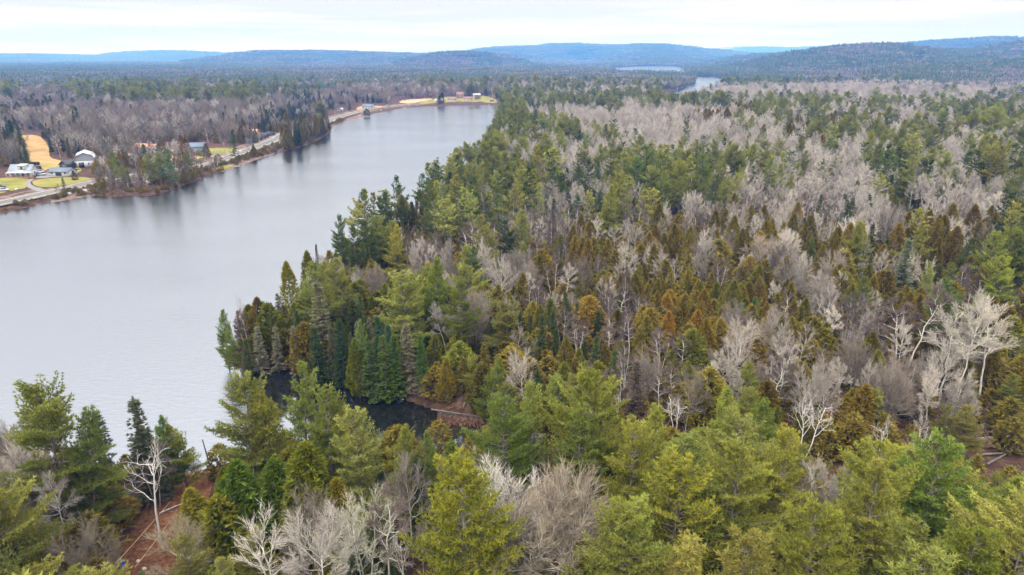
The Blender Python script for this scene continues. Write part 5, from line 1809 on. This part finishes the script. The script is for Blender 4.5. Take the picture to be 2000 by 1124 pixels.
house("grey roofed white farmhouse with front porch and big dormer", 48, 343, 10.5, 7, 2.7, 2.9, 4, "white", "grey_metal", 4, dormer=True, porch=True, chimney=False)
house("small black shed with open dark doorway below the hay field", 133, 329, 5.5, 5, 2.4, 1.9, 75, "black", "black", 1, garage=True, name="shed", cat="shed")
house("low garage with dark blue grey roof on the gravel yard", 124, 342, 10.5, 7, 2.1, 1.6, -3, "white", "dark_roof", 3, garage=True, name="garage", cat="garage")
house("two storey grey house with faded orange roof behind the shore woods", 290, 304, 15, 8, 5.2, 1.9, -18, "grey_metal", "orange", 4, chimney=True, storeys=2)
house("small black shed right of the orange roofed house", 304, 296, 6, 5, 3, 1.4, -18, "black", "black", 1, name="shed", cat="shed")
house("low brown shed with a pale roof in the tan yard", 336, 301, 7, 4, 2, 1.1, 5, "brick", "orange", 1, name="shed", cat="shed")
house("blue grey metal house behind the roadside cedars", 384, 299, 12, 9, 4.2, 2.2, 12, "blue", "dark_roof", 3, storeys=1)
house("brown cabin with faded orange roof above the road cut", 489, 264, 11, 7, 2.6, 1.7, 10, "brick", "orange", 2, name="cabin", cat="cabin")
house("white roadside house with hipped white roof by the far road", 720, 213, 13, 8, 2.8, 2.6, -6, "white", "dark_roof", 4, porch=False)
house("small white trailer house among trees left of the far road", 664, 217, 7, 4, 2.3, .8, 8, "white", "barn_white", 2, name="trailer_house", cat="house")
house("small white cottage left end of the far lawns", 857, 201, 10, 6, 2.6, 1.6, 0, "white", "barn_white", 3)
house("white cottage with grey brown roof in the middle of the far lawns", 884, 198, 12, 8, 2.8, 2.4, -4, "white", "brown", 3)
house("tall brown gambrel house behind the far lawns", 899, 190, 10, 8, 5.0, 3.5, -4, "brown", "brown", 3, storeys=2)
house("white cottage with brown roof at the right of the far lawns", 914, 197, 13, 8, 2.8, 2.6, 4, "white", "brown", 3)
house("white house half hidden by trees above the far lawns", 931, 189, 11, 7, 2.8, 2.0, 10, "white", "barn_white", 3)
house("small dark boathouse on the shore of the far lawns", 961, 199, 5, 4, 2.3, 1.2, 0, "brick", "dark_roof", 1, name="boathouse", cat="boathouse")
house("long white roofed barn far behind the left woods", 46, 180, 26, 12, 5, 4, -35, "barn_white", "barn_white", 4, name="barn", cat="barn")
house("grey farmhouse by the thin tan field", 522, 182, 22, 11, 4.5, 3.5, 15, "grey_metal", "grey_metal", 4)
house("tiny orange roofed cabin on the wooded far point", 1197, 170, 12, 8, 3, 2.5, 0, "brick", "orange", 2, name="cabin", cat="cabin")
house("second orange roofed cabin nearer the tip of the wooded point", 1255, 166, 10, 7, 3, 2.2, 0, "brick", "orange", 2, name="cabin", cat="cabin")


def gambrel_barn():
    r_ = root("barn", "white roofed gambrel barn with grey board gable beside the farm lawn", "barn", 169, 322, 118)
    L, W, hw = 14, 11, 3.2
    prof = [(-W / 2, hw), (-W / 2 + 1.6, hw + 3.0), (0, hw + 4.6), (W / 2 - 1.6, hw + 3.0), (W / 2, hw)]
    mb = MB()
    mb.box(-L / 2, L / 2, -W / 2, W / 2, -.8, hw)
    part("wall", mb, "white", r_)
    gb = MB()
    for sx in (-1, 1):
        x = sx * (L / 2 - .02)
        V = [[x, y, z - .1] for y, z in prof]
        T = [[0, 1, 2], [0, 2, 4], [2, 3, 4]]
        gb.add(V, T if sx < 0 else [t[::-1] for t in T])
        part("gable", gb, "grey_wood", r_)
        gb = MB()
    for (a, b) in zip(prof[:-1], prof[1:]):
        part("roof", roof_slab((-L / 2 - .5, a[0] * 1.03, a[1] + .1), (L / 2 + .5, a[0] * 1.03, a[1] + .1), (L / 2 + .5, b[0] * 1.03, b[1] + .1), (-L / 2 - .5, b[0] * 1.03, b[1] + .1)), "barn_white", r_)
    db = MB()
    db.box(-L / 2 - .08, -L / 2 + .02, .6, 3.2, -.2, 2.6)
    part("door", db, "black", r_)
    for y in (-3.5, -1.6):
        window(r_, -L / 2, y, 1.2, 1.0, 1.0, "x", -1)
    an = MB()
    an.box(-L / 2 - .5, -L / 2 + 4, -W / 2 - 4.5, -W / 2 - .01, -.8, 2.3)
    a_ = part("annex", an, "white", r_)
    part("roof", roof_slab((-L / 2 - .8, -W / 2 - 4.9, 2.2), (-L / 2 + 4.4, -W / 2 - 4.9, 2.2), (-L / 2 + 4.4, -W / 2, 3.4), (-L / 2 - .8, -W / 2, 3.4)), "barn_white", a_)


gambrel_barn()


def lean_to(label, px, py, rot, roof):
    r_ = root("lean_to", label, "shelter", px, py, rot)
    for x in (-2.6, 2.6):
        for y in (-1.6, 1.6):
            mb = MB()
            mb.box(x - .08, x + .08, y - .08, y + .08, -.4, 2.1 if y < 0 else 1.6)
            part("post", mb, "wood", r_)
    part("roof", roof_slab((-3.1, -2.1, 2.35), (3.1, -2.1, 2.35), (3.1, 2.1, 1.75), (-3.1, 2.1, 1.75)), roof, r_)
    mb = MB()
    mb.box(-2.5, 2.5, 1.5, 1.58, -.4, 1.6)
    part("wall", mb, "black", r_)


lean_to("black roofed open shelter, upper of two behind the farmhouse", 65, 324, 10, "black")
lean_to("tan roofed open shelter, lower of two behind the farmhouse", 68, 331, 14, "tan")
lean_to("white roofed open shelter left of the gambrel barn", 150, 321, 8, "barn_white")


def car(label, px, py, rot, paint, pickup=False, L=4.6):
    r_ = root("pickup_truck" if pickup else "parked_car", label, "pickup" if pickup else "car", px, py, rot, lift=.12)
    W = 1.8
    b = MB()
    pr = [(-L / 2, .35), (-L / 2, .85), (-L / 2 + .2, .95), (L / 2 - .9, .92), (L / 2 - .1, .78), (L / 2, .4)]
    n = len(pr)
    V = [[x, -W / 2, z] for x, z in pr] + [[x, W / 2, z] for x, z in pr]
    T = []
    for i in range(n):
        j = (i + 1) % n
        T += [[i, j, n + j], [i, n + j, n + i]]
    T += [[0, i + 1, i] for i in range(1, n - 1)] + [[n, n + i, n + i + 1] for i in range(1, n - 1)]
    b.add(V, T)
    part("body", b, paint, r_)
    c = MB()
    x0, x1 = (-.4, 1.2) if pickup else (-L / 2 + .3, L / 2 - 1.3)
    lo, hi = .94, 1.48
    V = [[x0, -.8, lo], [x1, -.8, lo], [x1, .8, lo], [x0, .8, lo], [x0 + .35, -.68, hi], [x1 - .55, -.68, hi], [x1 - .55, .68, hi], [x0 + .35, .68, hi]]
    c.add(V, [[0, 1, 5], [0, 5, 4], [1, 2, 6], [1, 6, 5], [2, 3, 7], [2, 7, 6], [3, 0, 4], [3, 4, 7]])
    part("window", c, "glass", r_)
    t_ = MB()
    t_.box(x0 + .33, x1 - .53, -.70, .70, hi, hi + .07)
    part("roof", t_, paint, r_)
    if pickup:
        k = MB()
        k.box(-L / 2 + .15, x0 - .1, -.75, .75, .93, .97)
        part("bed", k, "black", r_)
    a = np.linspace(0, 2 * math.pi, 13)[:-1]
    for wx in (-L / 2 + .85, L / 2 - .85):
        for wy in (-W / 2 + .08, W / 2 - .08):
            w = MB()
            w.tube(np.array([[wx, wy - .11, .33], [wx, wy + .11, .33]]), [.33, .33], 12)
            part("wheel", w, "tyre", r_)
    for hy_ in (-.62, .62):
        h = MB()
        h.box(L / 2 - .06, L / 2 + .03, hy_ - .16, hy_ + .16, .55, .70)
        part("headlight", h, "white", r_)
    return r_


car("white car beside the farmhouse, lower of two white ones", 80, 343, 15, "white")
car("white car parked above the other one beside the farmhouse", 79, 338, 20, "white", L=4.2)
car("maroon pickup truck on the gravel yard", 94, 337, 25, "red", True, 5.2)
car("white car left of the orange roofed house", 243, 310, -10, "white")
car("white car half hidden behind pine branches in the yard", 226, 313, 60, "white")
car("silver car next to the orange roofed house", 259, 310, 70, "grey_metal")
car("white van on the lawn at the left edge", 5, 374, 10, "white", L=5.6)
car("dark car behind the white van at the left edge", 1, 368, 10, "black")
car("white pickup on the far roadside lawn", 757, 207, 5, "white", True, 5.2)


def lumpy(mb, c, rad, seed, sq=.6, n=10):
    rs_ = np.random.RandomState(seed)
    V = [[0, 0, 1.0]]
    for k, e in enumerate((.75, .25, -.4)):
        for j in range(n):
            a = j / n * 6.28 + k * .3
            V.append([math.cos(a) * math.cos(e) * 1.0, math.sin(a) * math.cos(e), math.sin(e)])
    V = np.array(V)
    V *= (1 + rs_.normal(size=(len(V), 1)) * .16)
    V = V * np.array([rad, rad * rs_.uniform(.6, 1), rad * sq]) + np.array(c)
    T = [[0, 1 + j, 1 + (j + 1) % n] for j in range(n)]
    for k in range(2):
        for j in range(n):
            a, b = 1 + k * n + j, 1 + k * n + (j + 1) % n
            T += [[a, a + n, b + n], [a, b + n, b]]
    mb.add(V, T)


rk = root("rock_outcrop", "dark rock cut beside the far road bend", "rock", 505, 276, 0)
for i, (px_, py_, rr_) in enumerate([(487, 281, 4.5), (494, 278, 5.5), (501, 275, 6), (509, 272, 6), (517, 269, 5.5), (524, 266, 5), (531, 264, 4)]):
    mb = MB()
    p = GP(px_, py_)
    lumpy(mb, (0, 0, .8), rr_ * .62, i, .8)
    o = part("boulder", mb, "rock", rk)
    o.location = p - rk.location
SH = [(50, 400, "pale stone at the foot of the road bank near the left edge"), (53, 403, "pale stone touching the water near the left edge"), (137, 382, "pale stone on the bank below the farm lawn"), (139, 388, "white stone in the water below the farm lawn"),
      (167, 374, "white stone on the bank left of the shore woods"), (33, 371, "pale stone on the grass above the road"), (470, 297, "white stone on the gravel shoulder by the side road"), (600, 281, "pale stone at the tip of the far thicket"),
      (703, 229, "pale stone below the far road"), (745, 219, "pale stone where the far road meets the water")]
for i, (px_, py_, lb) in enumerate(SH):
    mb = MB()
    lumpy(mb, (0, 0, .2), .9, 40 + i, .7)
    o = link("shore_rock", mb.mesh("shore_rock", [MM["pale_rock"]]))
    o.location = GP(px_, py_)
    tag(o, lb, "rock")


def dock(label, px, py, rot, L=6, hut=False):
    x, y = G(px, py)
    r_ = root("dock", label, "dock", px, py, rot, loc=(x, y, 0))
    for i in range(int(L / .5)):
        mb = MB()
        mb.box(-.9, .9, i * .5, i * .5 + .44, .45, .52)
        part("plank", mb, "white" if hut else "wood", r_)
    for yy in (.3, L - .4):
        for xx in (-.8, .8):
            mb = MB()
            mb.tube([[xx, yy, -1.5], [xx, yy, 1.1]], [.07, .07], 6)
            part("post", mb, "white" if hut else "wood", r_)
    return r_


dock("white plank dock below the small cape woods", 290, 379, 10, 5, True)
dock("small grey dock by the yellow point lawn", 451, 328, -60, 5)
dock("grey dock at the right of the far lawns", 955, 206, 0, 8)
x, y = G(291, 374)
r_ = root("sign_board", "white board on a post above the white plank dock", "sign", 0, 0, 0, loc=(x, y, gz(x, y)))
mb = MB(); mb.tube([[0, 0, 0], [0, 0, 3.4]], [.07, .06], 6); part("post", mb, "wood", r_)
mb = MB(); mb.box(-.4, .4, -.05, .05, 2.7, 3.6); part("board", mb, "white", r_)


def upole(label, px, py, h, rot=0, arm=True, r0=.15, lean=0, name="utility_pole"):
    r_ = root(name, label, "pole", px, py, rot)
    r_.rotation_euler = (0, R(lean), R(rot))
    mb = MB()
    mb.tube([[0, 0, -.5], [0, 0, h * .5], [0, 0, h]], [r0, r0 * .85, r0 * .65], 8)
    part("post", mb, "pole" if not arm else "wood", r_)
    if arm:
        mb = MB()
        mb.box(-1.1, 1.1, -.06, .06, h - .7, h - .55)
        part("crossarm", mb, "wood", r_)
        for xx in (-.9, 0, .9):
            mb = MB()
            mb.tube([[xx, 0, h - .55], [xx, 0, h - .3]], [.05, .04], 6)
            part("insulator", mb, "white", r_)
    return r_


upole("pale utility pole beside the dark rock cut", 508, 284, 9, 20)
upole("utility pole in front of the trees left of the far road", 656, 237, 11, 30)
upole("utility pole on the slope above the left road", 126, 365, 8, 10)
upole("thin utility pole at the side road junction", 440, 307, 9, 10)
upole("dark leaning pole at the water's edge beside the needle clearing", 417, 935, 6.6, 0, False, .13, -6, "shore_pole")

bl = root("blue_barrel", "blue plastic barrel on the rust brown needle clearing", "barrel", 240, 1110)
mb = MB()
mb.tube([[0, 0, 0], [0, 0, .06], [0, 0, .3], [0, 0, .34], [0, 0, .62], [0, 0, .66], [0, 0, .9], [0, 0, .96]], [.30, .33, .34, .36, .36, .34, .33, .30], 18)
part("body", mb, "tank_blue", bl)
mb = MB(); mb.tube([[0, 0, .955], [0, 0, .99]], [.27, .27], 16); part("lid", mb, "tank_blue", bl)
for i, (px_, py_, lb) in enumerate([(270, 1097, "small white stone on the needles near the blue barrel"), (282, 1112, "pale flat stone below the small white stone")]):
    mb = MB(); lumpy(mb, (0, 0, .05), .28, 70 + i, .6)
    o = link("stone", mb.mesh("stone", [MM["pale_rock"]])); o.location = GP(px_, py_); tag(o, lb, "stone")


def cable(label, a, b, za, zb, sag):
    pa, pb = GP(*a, za), GP(*b, zb)
    n = 24
    t_ = np.linspace(0, 1, n)
    Pn = np.array(pa)[None] * (1 - t_)[:, None] + np.array(pb)[None] * t_[:, None]
    Pn[:, 2] -= sag * 4 * t_ * (1 - t_)
    mb = MB(); mb.tube(Pn, .035, 5)
    o = link("cable", mb.mesh("cable", [MM["cable"]])); tag(o, label, "cable")


cable("left of two pale cables running down the needle clearing to the lake", (384, 921), (205, 1165), .35, 2.4, .3)
cable("right of two pale cables running down the needle clearing to the lake", (396, 922), (268, 1130), .3, 1.6, .5)


def log(label, a, b, rad, mat="white", za=.25, zb=.25, stubs=5, seed=0):
    rs_ = np.random.RandomState(seed)
    pa, pb = np.array(GP(*a, za)), np.array(GP(*b, zb))
    t_ = np.linspace(0, 1, 7)[:, None]
    Pn = pa * (1 - t_) + pb * t_ + rs_.normal(size=(7, 3)) * .06
    mb = MB(); mb.tube(Pn, rad * (1 - .55 * t_[:, 0]), 7)
    for i in range(stubs):
        u = rs_.uniform(.35, 1)
        p = pa + (pb - pa) * u
        d_ = nrm((pb - pa) / np.linalg.norm(pb - pa) * .6 + nrm(rs_.normal(size=3)) + np.array([0, 0, .5]))
        mb.tube([p, p + d_ * .6, p + d_ * rs_.uniform(1, 2.2)], [rad * .4, rad * .25, .02], 4)
    o = link("fallen_log", mb.mesh("fallen_log", [M[mat]], True)); tag(o, label, "log")


log("long pale fallen trunk across the open slope at the right edge", (1905, 864), (2040, 852), .24, "aspen", .6, .9, 6, 1)
log("second fallen trunk below the long pale one", (1915, 892), (2030, 886), .2, "bark", .5, .5, 6, 2)
log("dark fallen trunk low on the open slope", (1925, 912), (1990, 880), .2, "bark", .3, .8, 5, 3)
log("white fallen trunk in the gap below the twin-stemmed birch", (1728, 684), (1815, 683), .2, "twig_white", .5, .6, 3, 4)
log("pale fallen trunk slanting over the brown slope", (1318, 452), (1352, 472), .2, "aspen", 2.2, .3, 5, 5)
log("fallen trunk crossing the brown slope the other way", (1340, 482), (1378, 462), .18, "aspen", .3, 1.4, 5, 6)
log("broken pale trunk leaning in the brown brush at the right", (1768, 800), (1782, 745), .2, "twig_white", .2, 3.5, 1, 7)
log("fallen pale trunk in the woods right of the dense pine", (905, 545), (935, 572), .2, "aspen", 1.8, .3, 6, 8)
log("bleached fallen tree above the silvery spruce", (655, 604), (690, 640), .22, "twig_white", 3.0, .3, 7, 9)
log("thin fallen trunk on the needle clearing", (310, 1005), (372, 982), .12, "aspen", .2, .2, 2, 10)
log("sunken log at the muddy bank of the inlet", (655, 752), (700, 764), .15, "bark", .1, .15, 5, 11)
log("dead trunk propped behind the fallen spruce", (905, 800), (935, 752), .16, "bark", .2, 4.0, 3, 12)


def fallen_spruce():
    rs_ = np.random.RandomState(5)
    pa = np.array([*G(842, 800, 1.6), 1.6])
    pb = np.array([*G(956, 817, 1.3), 1.3])
    r_ = root("fallen_spruce", "dead brown spruce lying along the inlet with hanging branches", "fallen tree", 0, 0, 0, loc=tuple(pa))
    ax = pb - pa
    Ln = np.linalg.norm(ax)
    ax /= Ln
    tr_, cr_ = MB(), MB()
    tr_.tube([np.zeros(3), ax * Ln * .5, ax * Ln], [.15, .11, .04], 7)
    C, D = [], []
    sd_ = nrm(np.cross(ax, [0, 0, 1]))
    for u in np.linspace(.12, .98, 46):
        for sg in (-1, 1):
            L = 2.7 * (1.1 - u * .55) * rs_.uniform(.7, 1.2)
            dv = nrm(sd_ * sg + np.array([0, 0, -.75 + rs_.normal() * .35]) + ax * .35)
            p = ax * Ln * u
            q = p + dv * L + np.array([0, 0, .1])
            q[2] = max(q[2], -1.5)
            tr_.tube([p, (p + q) / 2 + np.array([0, 0, .15]), q], [.035, .025, .01], 3)
            for v in np.linspace(.3, 1, 6):
                C.append(p + (q - p) * v)
                D.append(nrm(dv + np.array([0, 0, -.6])))
    blades(cr_, C, D, 11, .5, .12, .5, rs_)
    o = link("trunk", tr_.mesh("trunk", [M["bark"]]), r_)
    o = link("crown", cr_.mesh("crown", [M["rust"]]), r_)
    o.color = (1.25, 1.2, 1.2, 1)


fallen_spruce()
